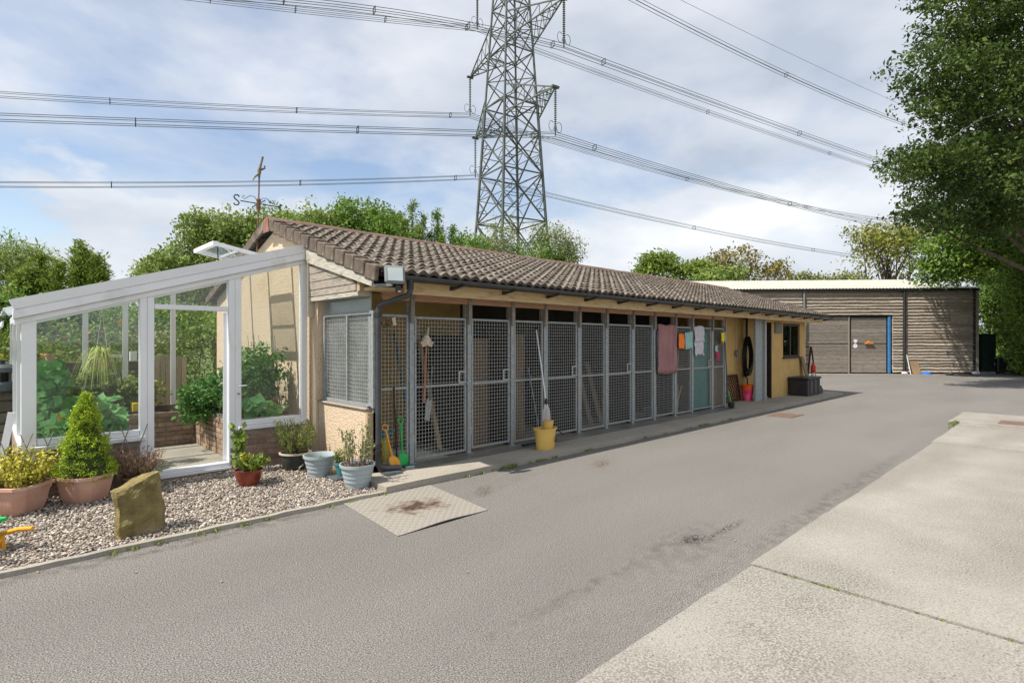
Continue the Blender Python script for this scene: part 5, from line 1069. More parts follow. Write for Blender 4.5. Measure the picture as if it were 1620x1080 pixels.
def gold_shrub(t, z):
    x, y = t.location.x, t.location.y; st = []; P = []
    for i in range(70):
        a = random.uniform(0, 6.28); r = random.uniform(.05, .36); top = np.array([x + math.cos(a) * r, y + math.sin(a) * r, z + random.uniform(.16, .36) * (1.15 - .6 * r)]); b_ = np.array([x + math.cos(a) * r * .35, y + math.sin(a) * r * .35, z]); st.append([b_, (b_ + top) / 2 + np.array([0, 0, .03]), top])
        for k in range(46): P.append(b_ + (top - b_) * random.uniform(.25, 1.05) + rng.normal(size=3) * .022)
    link('foliage', leaf_mesh('foliage', np.array(P), .030, 'leaf_gold', .62), None, t); stem_parts(st, lambda m: [.003] * m, 'bark', t)
def conifer(t, z):
    x, y = t.location.x, t.location.y; H = .86; P = []; D = []; tone = []
    for i in range(900):
        f = random.random() ** 1.25; zz = z + .0 + H * f; r = (.30 * (1 - f) ** .8 * (.86 + .14 * math.sin(f * 19)) + .015); 
        if f < .12: r *= .75 + f * 2
        a = random.uniform(0, 6.28); d = np.array([math.cos(a), math.sin(a), .45]); c = np.array([x + math.cos(a) * r * random.uniform(.72, 1.05), y + math.sin(a) * r * random.uniform(.72, 1.05), zz]); tn = random.random()
        for k in range(20): P.append(c + rng.normal(size=3) * .015); D.append(d + rng.normal(size=3) * .6); tone.append(tn)
    link('foliage', leaf_mesh('foliage', np.array(P), .022, 'leaf_conifer', .32, direction=np.array(D), rnd=np.array(tone)), None, t)
    MB().lathe([(.21, .03), (.20, .15), (.12, .45), (.03, .78)], (x, y, z), 12).build('inner_branches', 'leaf_dark_core', t); MB().tube([(x, y, z - .06), (x, y, z + .1)], .03, 8).build('trunk', 'bark', t)
mat('leaf_dark_core', (0.022, 0.035, 0.008), (0.04, 0.06, 0.012), 30, 0.95)
planter('shrub_planter', 'fluted terracotta planter with golden-leaved shrub at the left edge', (.225, 7.08), .46, R(45), .27, gold_shrub)
planter('conifer_planter', 'fluted terracotta planter holding a cone-shaped dwarf conifer', (.745, 7.10), .44, R(38), .27, conifer)
def round_pot(name, label, c, prof, m, rim=None, soil=None, n=30, tilt=None):
    t = thing(name, label, 'pot', c); MB().lathe(prof, c, n, close=False).build('pot', m, t, smooth=True)
    if rim: MB().lathe(rim[1], c, n, close=False).build('rim', rim[0], t, smooth=True)
    if soil: MB().lathe([(.0, soil[1] + .008), (soil[0] * .5, soil[1] + .012), (soil[0], soil[1])], c, n, close=False).build('soil', 'soil', t)
    MB().lathe([(prof[0][0], .001), (.001, .001)], c, n, close=False).build('base', m, t)
    return t
def sprigs(t, c, n, rbase, spread, hmin, hmax, leaf, lsize, per, aspect=.35, jit=.012, stem='bark', lean=(0, 0), name='foliage', start=.3):
    P, D, st = [], [], []
    for i in range(n):
        a = random.uniform(0, 6.28); r = rbase * math.sqrt(random.random()); b_ = np.array([c[0] + math.cos(a) * r, c[1] + math.sin(a) * r, c[2]]); h = random.uniform(hmin, hmax); a2 = a + random.gauss(0, .5); s = spread * random.uniform(.3, 1.0)
        tp = b_ + np.array([math.cos(a2) * s + lean[0], math.sin(a2) * s + lean[1], h]); md = b_ * .45 + tp * .55 + np.array([-math.cos(a2) * s * .15, -math.sin(a2) * s * .15, h * .04]); st.append([b_, md, tp])
        for k in range(per):
            q = random.uniform(start, 1.0); p = b_ * (1 - q) ** 2 + md * 2 * q * (1 - q) + tp * q * q; P.append(p + rng.normal(size=3) * jit); D.append((tp - b_) / np.linalg.norm(tp - b_) + rng.normal(size=3) * .6)
    link(name, leaf_mesh(name, np.array(P), lsize, leaf, aspect, direction=np.array(D)), None, t); stem_parts(st, lambda m: [.0035, .0025, .0012], stem, t)
tub = [(.125, .0), (.13, .02), (.138, .06), (.146, .065), (.150, .11), (.158, .115), (.163, .16), (.171, .165), (.178, .225), (.195, .23), (.197, .262), (.185, .262), (.175, .24), (.165, .20)]
c = (3.02, 5.66, .03); t = round_pot('plastic_tub', 'grey ribbed plastic tub nearest the walkway with leggy shrub', c, tub, 'grey_plastic', soil=(.172, .225))
sprigs(t, (c[0], c[1], c[2] + .22), 26, .13, .12, .22, .52, 'leaf_olive', .036, 26, .42, .015); sprigs(t, (c[0], c[1], c[2] + .21), 60, .16, .04, .03, .08, 'leaf_heather', .012, 8, .5, name='ground_cover'); [q.__setitem__('kind', 'stuff') for q in t.children if q.name.startswith('ground_cover')]
c = (2.93, 6.42, .03); t = round_pot('plastic_tub', 'second grey ribbed tub, almost empty, beside the black bowl', c, tub, 'grey_plastic', soil=(.150, .12))
sprigs(t, (c[0], c[1], c[2] + .12), 6, .08, .05, .06, .12, 'leaf_bright', .03, 8)
c = (2.86, 6.98, .03); t = round_pot('glazed_bowl', 'black glazed bowl with cream rim and spiky green shrub', c, [(.11, 0), (.15, .05), (.175, .13), (.18, .20), (.165, .20)], 'dark_glaze', ('cream_rim', [(.178, .20), (.197, .205), (.198, .225), (.178, .225), (.165, .205)]), (.166, .195))
sprigs(t, (c[0], c[1], c[2] + .19), 120, .13, .22, .16, .46, 'leaf_heath_green', .032, 44, .2, .012)
MB().tube([(c[0] - .02, c[1] - .185, .03), (c[0] - .03, c[1] - .19, .08), (c[0] + .02, c[1] - .19, .12)], .012, 6).build('dry_stalk', 'old_timber', t)
c = (3.08, 6.14, .068); tag(MB().box(2.93, 3.22, 5.99, 6.27, .03, .067).build('paving_tile', 'slate_grey', bevel=.006), 'dark square tile under the teal flower pot', 'tile')
t = round_pot('flower_pot', 'small teal plastic flower pot with spiky seedling', c, [(.06, 0), (.085, .12), (.093, .122), (.095, .155), (.085, .155), (.08, .12)], 'teal_plastic', soil=(.082, .13))
sprigs(t, (c[0], c[1], c[2] + .13), 34, .06, .10, .08, .19, 'leaf_heath_green', .04, 18, .2, .008)
c = (2.15, 6.55, .03); t = round_pot('glazed_pot', 'glossy red-brown glazed pot with young climber', c, [(.09, 0), (.095, .015), (.125, .07), (.142, .14), (.152, .16), (.155, .185), (.140, .185), (.13, .15)], 'red_glaze', soil=(.135, .165))
sprigs(t, (c[0], c[1], c[2] + .16), 22, .08, .14, .06, .20, 'leaf_bright', .06, 12, .75, .02); sprigs(t, (c[0] - .05, c[1] + .1, c[2] + .16), 8, .03, .06, .35, .52, 'leaf_bright', .06, 18, .75, .02, name='climber', lean=(0, .1)); sprigs(t, (c[0] + .04, c[1] - .02, c[2] + .16), 10, .05, .12, .1, .22, 'leaf_gold', .05, 10, .75, .02, name='pale_leaves')
c = (1.20, 7.16, .03); t = round_pot('heather_pot', 'brown pot of fading heather behind the standing stone', c, [(.10, 0), (.14, .14), (.15, .145), (.15, .17), (.135, .17)], 'terracotta_dark' if 'terracotta_dark' in MAT else 'rusty', soil=(.135, .155))
sprigs(t, (c[0], c[1], c[2] + .15), 110, .12, .17, .14, .34, 'leaf_heather', .018, 46, .4, .008); sprigs(t, (c[0] + .1, c[1] - .03, c[2] + .12), 20, .06, .14, .08, .2, 'leaf_heath_green', .03, 16, .4, name='side_shoots')
# standing stone
def standing_stone():
    import bmesh
    bm = bmesh.new(); W_, D_, H_ = .335, .17, .47
    for z, sx, sy in ((-.04, 1.0, 1.0), (.12, 1.0, 1.0), (.3, .97, .97), (.44, .93, .9)):
        for a in range(16):
            q = 2 * math.pi * a / 16; cx, sx_ = math.cos(q), math.sin(q); k = max(abs(cx), abs(sx_)); bm.verts.new((cx / k * W_ / 2 * sx * random.uniform(.95, 1.04), sx_ / k * D_ / 2 * sy * random.uniform(.88, 1.06), z + (.05 * (cx / k) if z > .4 else 0)))
    bmesh.ops.convex_hull(bm, input=bm.verts[:]); bmesh.ops.subdivide_edges(bm, edges=bm.edges[:], cuts=7, use_grid_fill=True); bmesh.ops.triangulate(bm, faces=bm.faces[:])
    from mathutils import noise
    for v in bm.verts:
        nn = noise.noise(v.co * 7) * .026 + noise.noise(v.co * 19) * .013 + noise.noise(v.co * 45) * .005 + abs(noise.noise(Vector((v.co.x * 3, v.co.y * 3, v.co.z * 16)))) * .010 * (1 if v.co.x < -.08 else .3); v.co += v.normal * nn if v.normal.length else Vector()
    me = bpy.data.meshes.new('standing_stone'); bm.to_mesh(me); bm.free(); me.polygons.foreach_set('use_smooth', [True] * len(me.polygons)); me.set_sharp_from_angle(angle=R(28))
    o = link('standing_stone', me, 'stone'); o.location = (.965, 5.58, .03); o.rotation_euler = (R(-3), R(-5), R(8)); tag(o, 'upright mossy sandstone slab standing in the gravel', 'stone')
standing_stone()
# expanding willow trellis behind the pots
t = thing('trellis', 'low criss-cross wooden trellis behind the terracotta planters', 'trellis', (.8, 7.40, .03))
for i in range(7):
    for s in (-1, 1):
        x = .22 + i * .165; y = 7.405 + s * .006
        MB().bar((x - s * .10, y, .03), (x + s * .10 + s * .03, y, .72), .008, .022, (0, 1, 0)).build('slat', 'old_timber', t)
# stone pillar with lantern, white board
b = pxat(-14, 7.6); t = thing('stone_pillar', 'rough stone pillar at the left edge of the picture', 'pillar', (b[0], b[1], .012))
z = .012
for k in range(7):
    h = random.uniform(.12, .16)
    for q in range(2):
        MB().box(b[0] - .26 + .27 * q + random.uniform(-.012, .012), b[0] - .26 + .27 * q + .255, b[1] - .22 + random.uniform(-.02, .02), b[1] + .22, z, z + h - .008).build('stone_block', 'dry_stone', t, bevel=.018)
    z += h
zt_ = z; b2 = pxat(4, 7.45)
t = thing('garden_lantern', 'grey-blue pagoda lantern on top of the stone pillar', 'lantern', (b2[0], b2[1], zt_))
MB().lathe([(.14, 0), (.145, .03), (.14, .05), (.145, .08), (.14, .10), (.13, .12)], (b2[0], b2[1], zt_ - .006), 20).build('base', 'slate_grey', t, smooth=True)
for k in range(6): a = k * math.pi / 3 + .2; MB().tube([(b2[0] + .115 * math.cos(a), b2[1] + .115 * math.sin(a), zt_ + .11), (b2[0] + .115 * math.cos(a), b2[1] + .115 * math.sin(a), zt_ + .25)], .016, 6).build('pillar', 'slate_grey', t)
MB().lathe([(.148, .24), (.15, .27), (.14, .28), (.142, .30), (.12, .33), (.10, .345), (.03, .355), (.022, .39), (.07, .40), (.07, .41)], (b2[0], b2[1], zt_), 20).build('roof', 'slate_grey', t, smooth=True); MB().lathe([(.06, .11), (.06, .24)], (b2[0], b2[1], zt_), 12).build('core', 'dark_board', t)
b = ony(24, 700, 7.9); tag(MB().bar((.06, 7.72, .03), (.20, 7.72, .92), .06, .03, (0, 1, 0)).build('white_board', 'upvc'), 'white plastic board leaning at the left corner of the conservatory', 'board')
# toy wheelbarrow half out of the picture
tw = thing('toy_wheelbarrow', 'green and yellow toy wheelbarrow cut off by the left edge', 'toy', (0.275, 5.685, .03)); tw.rotation_euler = (0, 0, R(-43.8))
def tb(mb, name, m, **k): o = mb.build(name, m, None, **k); o.parent = tw
tb(MB().add([(x, y, z) for z, a, b_, c_, d in ((.09, -.66, -.38, -.27, -.03), (.23, -.76, -.24, -.33, .03)) for x, y in ((a, c_), (b_, c_), (b_, d), (a, d))], [(0, 3, 2, 1), (0, 1, 5, 4), (1, 2, 6, 5), (2, 3, 7, 6), (3, 0, 4, 7)]), 'tub', 'toy_green', bevel=.012)
tb(MB().tube([(-.76, -.33, .232), (-.24, -.33, .232), (-.24, .03, .232), (-.76, .03, .232), (-.76, -.33, .232)], .014, 6), 'tub_rim', 'toy_green')
for y in (-.29, -.01):
    tb(MB().tube([(-.78, -.15, .07), (-.48, y, .09), (-.24, y, .13), (-.10, y, .165), (0, y, .172)], .017, 8), 'handle', 'toy_yellow', smooth=True); tb(MB().bar((-.25, y, .13), (-.23, y, .001), .03, .022), 'leg', 'toy_yellow')
tb(MB().tube([(-.83, -.18, .07), (-.83, -.12, .07)], .07, 16), 'wheel', 'toy_yellow')

# ------------------------------------------------------------------ things along the kennel front
def spade(name, label, top, foot, m, d_handle=True):
    top, foot = Vector(top), Vector(foot); u = (foot - top).normalized(); sd = Vector((1, 0, 0)); t = thing(name, label, 'toy spade', foot)
    a = top + u * .07; MB().tube([a, foot - u * .16], .013, 8).build('shaft', m, t, smooth=True)
    MB().tube([a, a - sd * .035 - u * .03, a - sd * .042 - u * .065, a - u * .085, a + sd * .042 - u * .065, a + sd * .035 - u * .03, a], .009, 7).build('grip', m, t, smooth=True)
    n = Vector((0, -1, 0)); mb = MB(); bl = foot - u * .17
    for k, (q, w, dp) in enumerate(((0, .03, .0), (.03, .065, .012), (.09, .075, .02), (.14, .068, .015), (.17, .04, .008))):
        for j in range(5): f = j / 2 - 1; mb.v.append(tuple(bl + u * q + sd * w * f + n * (dp * (f * f) )))
    for k in range(4):
        for j in range(4): mb.f.append((k * 5 + j, k * 5 + j + 1, k * 5 + j + 6, k * 5 + j + 5))
    o = mb.build('blade', m, t, smooth=True); md = o.modifiers.new('s', 'SOLIDIFY'); md.thickness = .008
spade('toy_spade', 'yellow toy spade leaning by the downpipe', (3.56, 5.99, .62), (3.64, 5.87, .085), 'toy_yellow')
spade('toy_spade', 'green toy spade leaning against the first mesh panel', (3.80, 6.01, .68), (3.80, 5.95, .085), 'toy_green')
t = thing('dustpan', 'blue-grey dustpan brush at the foot of the green spade', 'dustpan', (3.83, 5.88, .08)); MB().box(3.77, 3.92, 5.86, 5.92, .082, .105).build('head', 'slate_grey', t, bevel=.006); MB().box(3.78, 3.91, 5.85, 5.859, .082, .10).build('bristle', 'cloth_aqua', t)
tag(MB().tube([(3.76, 6.02, .083), (3.72, 6.035, 1.08)], .011, 8).build('black_pole', 'black_plastic', smooth=True), 'thin black pole propped behind the toy spades', 'pole')
t = thing('watering_can', 'teal toy watering can with yellow base behind the mesh', 'watering can', (3.70, 6.25, .08)); MB().lathe([(.07, 0), (.08, .20), (.075, .34)], (3.70, 6.25, .081), 16).build('body', 'signal_yellow', t, smooth=True); MB().lathe([(.09, 0), (.095, .10), (.08, .14)], (3.70, 6.25, .423), 16).build('top', 'teal_plastic', t, smooth=True); MB().tube([(3.76, 6.22, .45), (3.84, 6.16, .52)], .02, 8).build('spout', 'teal_plastic', t)
tag(MB().box(3.40, 3.62, 5.66, 5.80, .082, .10).build('drain_cover', 'slate_grey', bevel=.004), 'small dark drain cover under the downpipe shoe', 'drain cover')
# plate on the ground with raised lozenges
def plate():
    t = thing('metal_plate', 'worn chequer plate lying on the tarmac over a drain', 'plate', (3.12, 4.66, .004)); P4 = [(2.638, 5.232), (3.70, 5.225), (3.56, 4.06), (2.53, 4.04)]
    n = 12; mb = MB()
    def pt(u, v): a = np.array(P4[0]) * (1 - u) + np.array(P4[1]) * u; b_ = np.array(P4[3]) * (1 - u) + np.array(P4[2]) * u; p = a * (1 - v) + b_ * v; return (p[0], p[1], .008 + .016 * math.sin(math.pi * u) ** 2 * v)
    for i in range(n + 1):
        for j in range(n + 1): p = pt(i / n, j / n); mb.v += [p]
    for i in range(n):
        for j in range(n): k = i * (n + 1) + j; mb.f.append((k, k + 1, k + n + 2, k + n + 1))
    o = mb.build('sheet', 'plate_worn', t); md = o.modifiers.new('s', 'SOLIDIFY'); md.thickness = .006; md.offset = -1
    V, Fq = [], []
    for i in range(26):
        for j in range(26):
            u, v = (i + .5) / 26, (j + .5) / 26; x, y, z = pt(u, v); a = (.785 if (i + j) % 2 else -.785); ca, sa = math.cos(a), math.sin(a); o_ = len(V)
            for dx, dy, dz in ((-.021, 0, .0005), (0, -.008, .0005), (.021, 0, .0005), (0, .008, .0005), (-.010, 0, .0035), (.010, 0, .0035)): V.append((x + dx * ca - dy * sa, y + dx * sa + dy * ca, z + dz))
            Fq += [(o_, o_ + 1, o_ + 4, o_ + 4), (o_ + 1, o_ + 2, o_ + 5, o_ + 4), (o_ + 2, o_ + 3, o_ + 5, o_ + 5), (o_ + 3, o_, o_ + 4, o_ + 5)]
    mb = MB(); mb.v = V; mb.f = [tuple(dict.fromkeys(f)) for f in Fq]; mb.build('raised_pattern', 'plate_worn', t, kind='stuff')
def plate_mat():
    m, N, L, b = nodes_mat('plate_worn'); b.inputs['Roughness'].default_value = .55; b.inputs['Metallic'].default_value = .15
    tc = N.new('ShaderNodeTexCoord'); no = N.new('ShaderNodeTexNoise'); no.inputs['Scale'].default_value = 9; no.inputs['Detail'].default_value = 7; L.new(tc.outputs['Object'], no.inputs['Vector'])
    mp = N.new('ShaderNodeMapping'); mp.vector_type = 'TEXTURE'; mp.inputs['Location'].default_value = (3.12, 4.62, 0); mp.inputs['Scale'].default_value = (.36, .28, 1); L.new(tc.outputs['Object'], mp.inputs[0]); ln = N.new('ShaderNodeVectorMath'); ln.operation = 'LENGTH'; L.new(mp.outputs[0], ln.inputs[0])
    ad = N.new('ShaderNodeMath'); ad.operation = 'SUBTRACT'; L.new(no.outputs[0], ad.inputs[0]); sc = N.new('ShaderNodeMath'); sc.operation = 'MULTIPLY'; sc.inputs[1].default_value = .42; L.new(ln.outputs['Value'], sc.inputs[0]); L.new(sc.outputs[0], ad.inputs[1])
    r = N.new('ShaderNodeValToRGB'); e = r.color_ramp.elements; e[0].position = .08; e[0].color = (.30, .275, .235, 1); e[1].position = .42; e[1].color = (.075, .045, .03, 1); k = e.new(.24); k.color = (.22, .18, .145, 1); L.new(ad.outputs[0], r.inputs[0]); L.new(r.outputs[0], b.inputs['Base Color'])
plate_mat(); plate()
# mop bucket and mop
t = thing('mop_bucket', 'yellow mop bucket with wringer on the walkway', 'bucket', (5.97, 5.52, .08)); c = (5.97, 5.52, .08)
MB().lathe([(.145, 0), (.15, .01), (.175, .28), (.195, .285), (.197, .305), (.182, .305), (.165, .25), (.14, .03)], c, 28, 1.08, .72, close=False).build('body', 'bucket_yellow', t, smooth=True); MB().lathe([(.001, .012), (.145, .012)], c, 28, 1.08, .72, close=False).build('bottom', 'bucket_yellow', t)
MB().lathe([(.06, .26), (.085, .40), (.092, .405), (.085, .41), (.07, .38), (.05, .28)], (c[0] + .06, c[1], c[2]), 24, 1.05, .9, close=False).build('wringer', 'bucket_yellow', t, smooth=True)
MB().tube([(c[0] + .205, c[1] + .02, c[2] + .29), (c[0] + .225, c[1] - .08, c[2] + .24), (c[0] + .21, c[1] - .15, c[2] + .20), (c[0] + .14, c[1] - .16, c[2] + .26)], .009, 7).build('handle', 'black_plastic', t, smooth=True)
mb = MB(); yb = c[1] - .128; tri = [(c[0] + .095 + dx, yb - dz * .07 + .012 + abs(dx) * .35, c[2] + .11 + dz) for dx, dz in ((-.04, 0), (.04, 0), (0, .085))]
[mb.bar(tri[i], tri[(i + 1) % 3], .006, .004) for i in range(3)]; q = (c[0] + .095, yb + .008, c[2] + .135); mb.bar(q, (q[0] + .005, q[1] - .002, q[2] + .025), .008); mb.bar((q[0], q[1], q[2] - .003), (q[0] + .02, q[1], q[2] - .014), .006); mb.bar((q[0], q[1], q[2] - .003), (q[0] - .015, q[1], q[2] - .016), .006); mb.build('warning_mark', 'iron', t)
t = thing('mop', 'string mop with long pale handle propped in the bucket', 'mop', (6.05, 5.56, .5)); MB().tube([(6.03, 5.56, .76), (6.28, 6.0, 1.84)], .011, 8).build('handle', 'white_metal', t, smooth=True); MB().lathe([(.02, .0), (.03, .03), (.02, .09)], (6.03, 5.56, .72), 10).build('socket', 'black_plastic', t)
mb = MB()
for i in range(46): a = random.uniform(0, 6.28); r = .042 * math.sqrt(random.random()); mb.tube([(6.03 + r * math.cos(a) * .4, 5.56 + r * math.sin(a) * .4, .74), (6.03 + 1.3 * r * math.cos(a), 5.56 + 1.3 * r * math.sin(a), .62), (6.03 + 1.5 * r * math.cos(a), 5.56 + 1.5 * r * math.sin(a), random.uniform(.46, .50))], .006, 5)
mb.build('mop_head', 'mop_white', t)
MB().tube([(6.28, 6.0, 1.84), (6.29, 6.017, 1.885)], .015, 8).build('end_grip', 'black_plastic', t)
t = thing('floor_squeegee', 'floor squeegee leaning on the mesh beside the bucket', 'squeegee', (6.2, 5.86, .084)); MB().tube([(6.24, 5.86, .11), (6.12, 6.02, 1.24)], .010, 8).build('handle', 'lamp_grey', t, smooth=True); MB().box(5.82, 6.42, 5.83, 5.87, .086, .12).build('blade', 'black_plastic', t)
# broom and cloths on the gates
t = thing('hanging_broom', 'broom hung head up on the first gate with reddish handle', 'broom', (4.18, 5.99, .85)); MB().tube([(4.19, 6.0, 1.62), (4.15, 6.0, .86)], .013, 8).build('handle', 'broom_wood', t, smooth=True)
mb = MB(); [mb.bar((4.19, 6.0, 1.66), (4.19 + .10 * math.sin(a), 5.985, 1.66 + .02 * math.cos(3 * a) - .075 * abs(math.cos(a))), .03, .016, (0, 1, 0)) for a in [-1.4, -.9, -.45, 0, .45, .9, 1.4]]; mb.lathe([(.05, 0), (.065, .06), (.03, .12)], (4.19, 6.0, 1.62), 12); mb.build('head', 'cloth_cream', t); MB().bar((4.20, 6.0, 1.74), (4.215, 5.99, 1.84), .03, .01).build('hanger', 'cream_rim', t)
def cloth(name, label, x0, x1, ztop, zbot, y, m, cat, over=.0, wav=.012, nx=14, nz=10, taper=0.0, ragged=0.0, ph=0):
    mb = MB()
    for j in range(nz + 1):
        for i in range(nx + 1):
            u, v = i / nx, j / nz; xx = x0 + (x1 - x0) * u; xx += (u - .5) * taper * v; mb.v.append((xx, y - .004 - wav * (.25 + .75 * v) * (1 + math.sin(u * 13 + ph + 1.3 * math.sin(3 * v))) , ztop + (zbot - ztop) * v + ragged * math.sin(u * 17 + ph) * v))
    for j in range(nz):
        for i in range(nx): k = j * (nx + 1) + i; mb.f.append((k, k + 1, k + nx + 2, k + nx + 1))
    if over:
        o = len(mb.v)
        for i in range(nx + 1): xx = x0 + (x1 - x0) * i / nx; mb.v += [(xx, y + .022, ztop + .012), (xx, y + .05, ztop - over)]
        for i in range(nx): mb.f += [(i, o + 2 * i, o + 2 * i + 2, i + 1), (o + 2 * i, o + 2 * i + 1, o + 2 * i + 3, o + 2 * i + 2)]
    rs = np.random.default_rng(int(x0 * 100)); mb.v = [(p[0] + (0.012 * math.sin(p[2] * 21 + p[0] * 9)), p[1] - abs(0.010 * math.sin(p[2] * 17 + p[0] * 31)), p[2] - .012 * math.sin(p[0] * 14 + x0)) for p in mb.v]
    ob = mb.build(name, m, smooth=True); md = ob.modifiers.new('s', 'SOLIDIFY'); md.thickness = .006; return tag(ob, label, cat)
cloth('towel', 'large dusty pink towel hung over the mesh', 9.86, 10.56, 2.0, 1.0, 6.015, 'towel_pink', 'towel', over=.5, taper=.05, nx=30)
cloth('towel', 'dark blue towel edge peeping out beside the pink towel', 9.81, 9.87, 1.9, 1.12, 6.025, 'slate_grey', 'towel', wav=.004, nx=4)
cloth('cloth', 'bright orange cloth hung beside the pink towel', 10.68, 10.92, 1.82, 1.50, 6.03, 'cloth_orange', 'cloth', ragged=.01, wav=.01)
cloth('cloth', 'pale aqua cloth hung next to the orange one', 10.94, 11.26, 1.87, 1.50, 6.02, 'cloth_aqua', 'cloth', ragged=.008, ph=2)
cloth('towel', 'pale grey towel hung double over the gate', 11.36, 11.80, 2.0, 1.66, 6.02, 'cloth_grey', 'towel', over=.4, wav=.010); cloth('towel', 'lower scalloped layer of the pale grey towel', 11.37, 11.78, 1.66, 1.36, 6.03, 'cloth_grey', 'towel', ragged=.02, wav=.01, ph=1)
cloth('rubber_glove', 'yellow rubber gloves hung near the last post', 12.62, 12.80, 1.88, 1.64, 6.02, 'cloth_yellow', 'gloves', ragged=.05, taper=-.08, nx=10)
cloth('rubber_glove', 'pink rubber glove hung low on the last panel', 12.38, 12.52, 1.44, 1.20, 6.02, 'cloth_magenta', 'gloves', ragged=.03, taper=-.06, nx=8); cloth('cloth', 'small aqua cloth above the pink glove', 12.36, 12.48, 1.56, 1.42, 6.025, 'cloth_aqua', 'cloth', nx=6, ph=3)
cloth('harness', 'black dog harness straps hung on the last panel', 12.42, 12.50, 1.92, 1.62, 6.02, 'black_plastic', 'harness', wav=.02, nx=5, ragged=.03)
tag(MB().tube([(12.86, 5.93, .10), (12.84, 6.0, 1.65)], .014, 8).build('long_pole', 'slate_grey', smooth=True), 'long dark pole standing against the last gate post', 'pole')
t = thing('scooper', 'black litter scooper leaning at the last gate post', 'scooper', (12.85, 5.85, .08)); MB().tube([(12.86, 5.86, .2), (12.88, 5.95, .5)], .013, 7).build('handle', 'toy_green', t); MB().lathe([(.03, 0), (.07, .03), (.075, .12), (.05, .14)], (12.86, 5.85, .082), 14).build('scoop', 'black_plastic', t, smooth=True)
for x, z, m, lab in ((3.60, 1.90, 'cloth_cream', 'faded bunch of artificial flowers on the corner panel'),):
    t = thing('flower_bunch', lab, 'flowers', (x, 6.03, z)); link('petals', leaf_mesh('petals', blob_pts((x, 6.02, z), (.07, .02, .05), 50), .035, 'leaf_heather', .8), None, t); link('leaves', leaf_mesh('leaves', blob_pts((x, 6.03, z - .04), (.06, .02, .03), 20), .03, 'leaf_mid', .8), None, t)
tag(MB().bar((3.73, 6.03, 1.86), (3.71, 6.03, 1.96), .05, .012, (0, 1, 0)).build('name_tag', 'cream_rim'), 'cream tag hanging on the corner panel', 'tag')
# things inside the runs
def inside(x, y, w, d, h, m, name, label, cat, z=.08): return tag(MB().box(x, x + w, y, y + d, z, z + h).build(name, m, bevel=.008), label, cat)
inside(5.15, 6.42, .5, .02, 1.62, 'plywood', 'plywood_sheet', 'plywood sheet standing inside the second run', 'board'); inside(5.98, 6.40, .45, .02, 1.7, 'plywood', 'plywood_sheet', 'tall brown board standing inside the third run', 'board')
tag(MB().bar((4.78, 6.5, .09), (4.90, 7.30, 1.95), .06, .04).build('timber_batten', 'pale_wood'), 'pale batten leaning inside the first run', 'batten')
t = thing('garden_spade', 'steel garden spade hanging inside the first run', 'spade', (4.7, 6.6, .7)); MB().tube([(4.72, 6.6, 1.3), (4.66, 6.6, .8)], .014, 8).build('shaft', 'lamp_grey', t); MB().bar((4.66, 6.6, .82), (4.62, 6.6, .52), .09, .008, (0, 1, 0)).build('blade', 'white_metal', t)
tag(MB().bar((4.45, 6.7, .09), (4.50, 7.3, 1.8), .03).build('blue_pole', 'teal_plastic'), 'thin blue pole inside the first run', 'pole')
tag(MB().bar((3.60, 7.2, .10), (3.62, 7.3, 1.7), .14, .03, (0, 1, 0)).build('wide_board', 'pale_wood'), 'pale board standing behind the corner panel', 'board')
for i, (x, lab) in enumerate(((8.30, 'sixth'), (8.62, 'sixth, beside the other'),)): tag(MB().bar((x, 6.5, .09), (x + .05, 6.9, 1.25), .13, .02, (0, 1, 0)).build('brown_board', 'plywood'), 'narrow brown board leaning in the run that is ' + lab, 'board')
tag(MB().bar((9.35, 6.32, .3), (9.25, 6.4, 1.1), .22, .03, (0, 1, 0)).build('ironing_board', 'cream_rim'), 'pale tapered board hanging inside the seventh run', 'board')
tag(MB().bar((10.75, 6.25, .5), (11.15, 6.35, 1.15), .07, .03, (0, 1, 0)).build('timber_batten', 'pale_wood'), 'slanting pale batten behind the mesh right of the pink towel', 'batten')
inside(10.9, 6.22, .16, .1, .30, 'plywood', 'wood_block', 'brown wooden block on a ledge under the orange cloth', 'block', 1.12); inside(10.8, 6.2, .4, .14, .03, 'plywood', 'shelf_ledge', 'narrow ledge inside the run right of the pink towel', 'shelf', 1.088)
mb = MB(); [mb.tube([(10.95 + random.uniform(-.12, .12), 6.3 + random.uniform(-.08, .08), .085), (11.0 + random.uniform(-.2, .2), 6.3, .35), (11.05 + random.uniform(-.2, .2), 6.32 + random.uniform(-.08, .08), random.uniform(.5, .85))], .018, 5) for _ in range(16)]; tag(mb.build('stick_bundle', 'pale_wood'), 'bundle of rough firewood sticks in the run right of the pink towel', 'sticks')
inside(9.92, 6.2, .22, .2, .22, 'lamp_grey', 'storage_tub', 'small pale tub on the floor below the pink towel', 'tub')
inside(11.40, 6.11, .80, .012, 1.72, 'green_sheet', 'plastic_sheet', 'translucent green plastic sheet behind the tenth gate', 'sheet', .14)
inside(12.45, 6.2, .38, .03, .95, 'plywood', 'cardboard_sheet', 'brown board behind the last panel', 'board', .12)
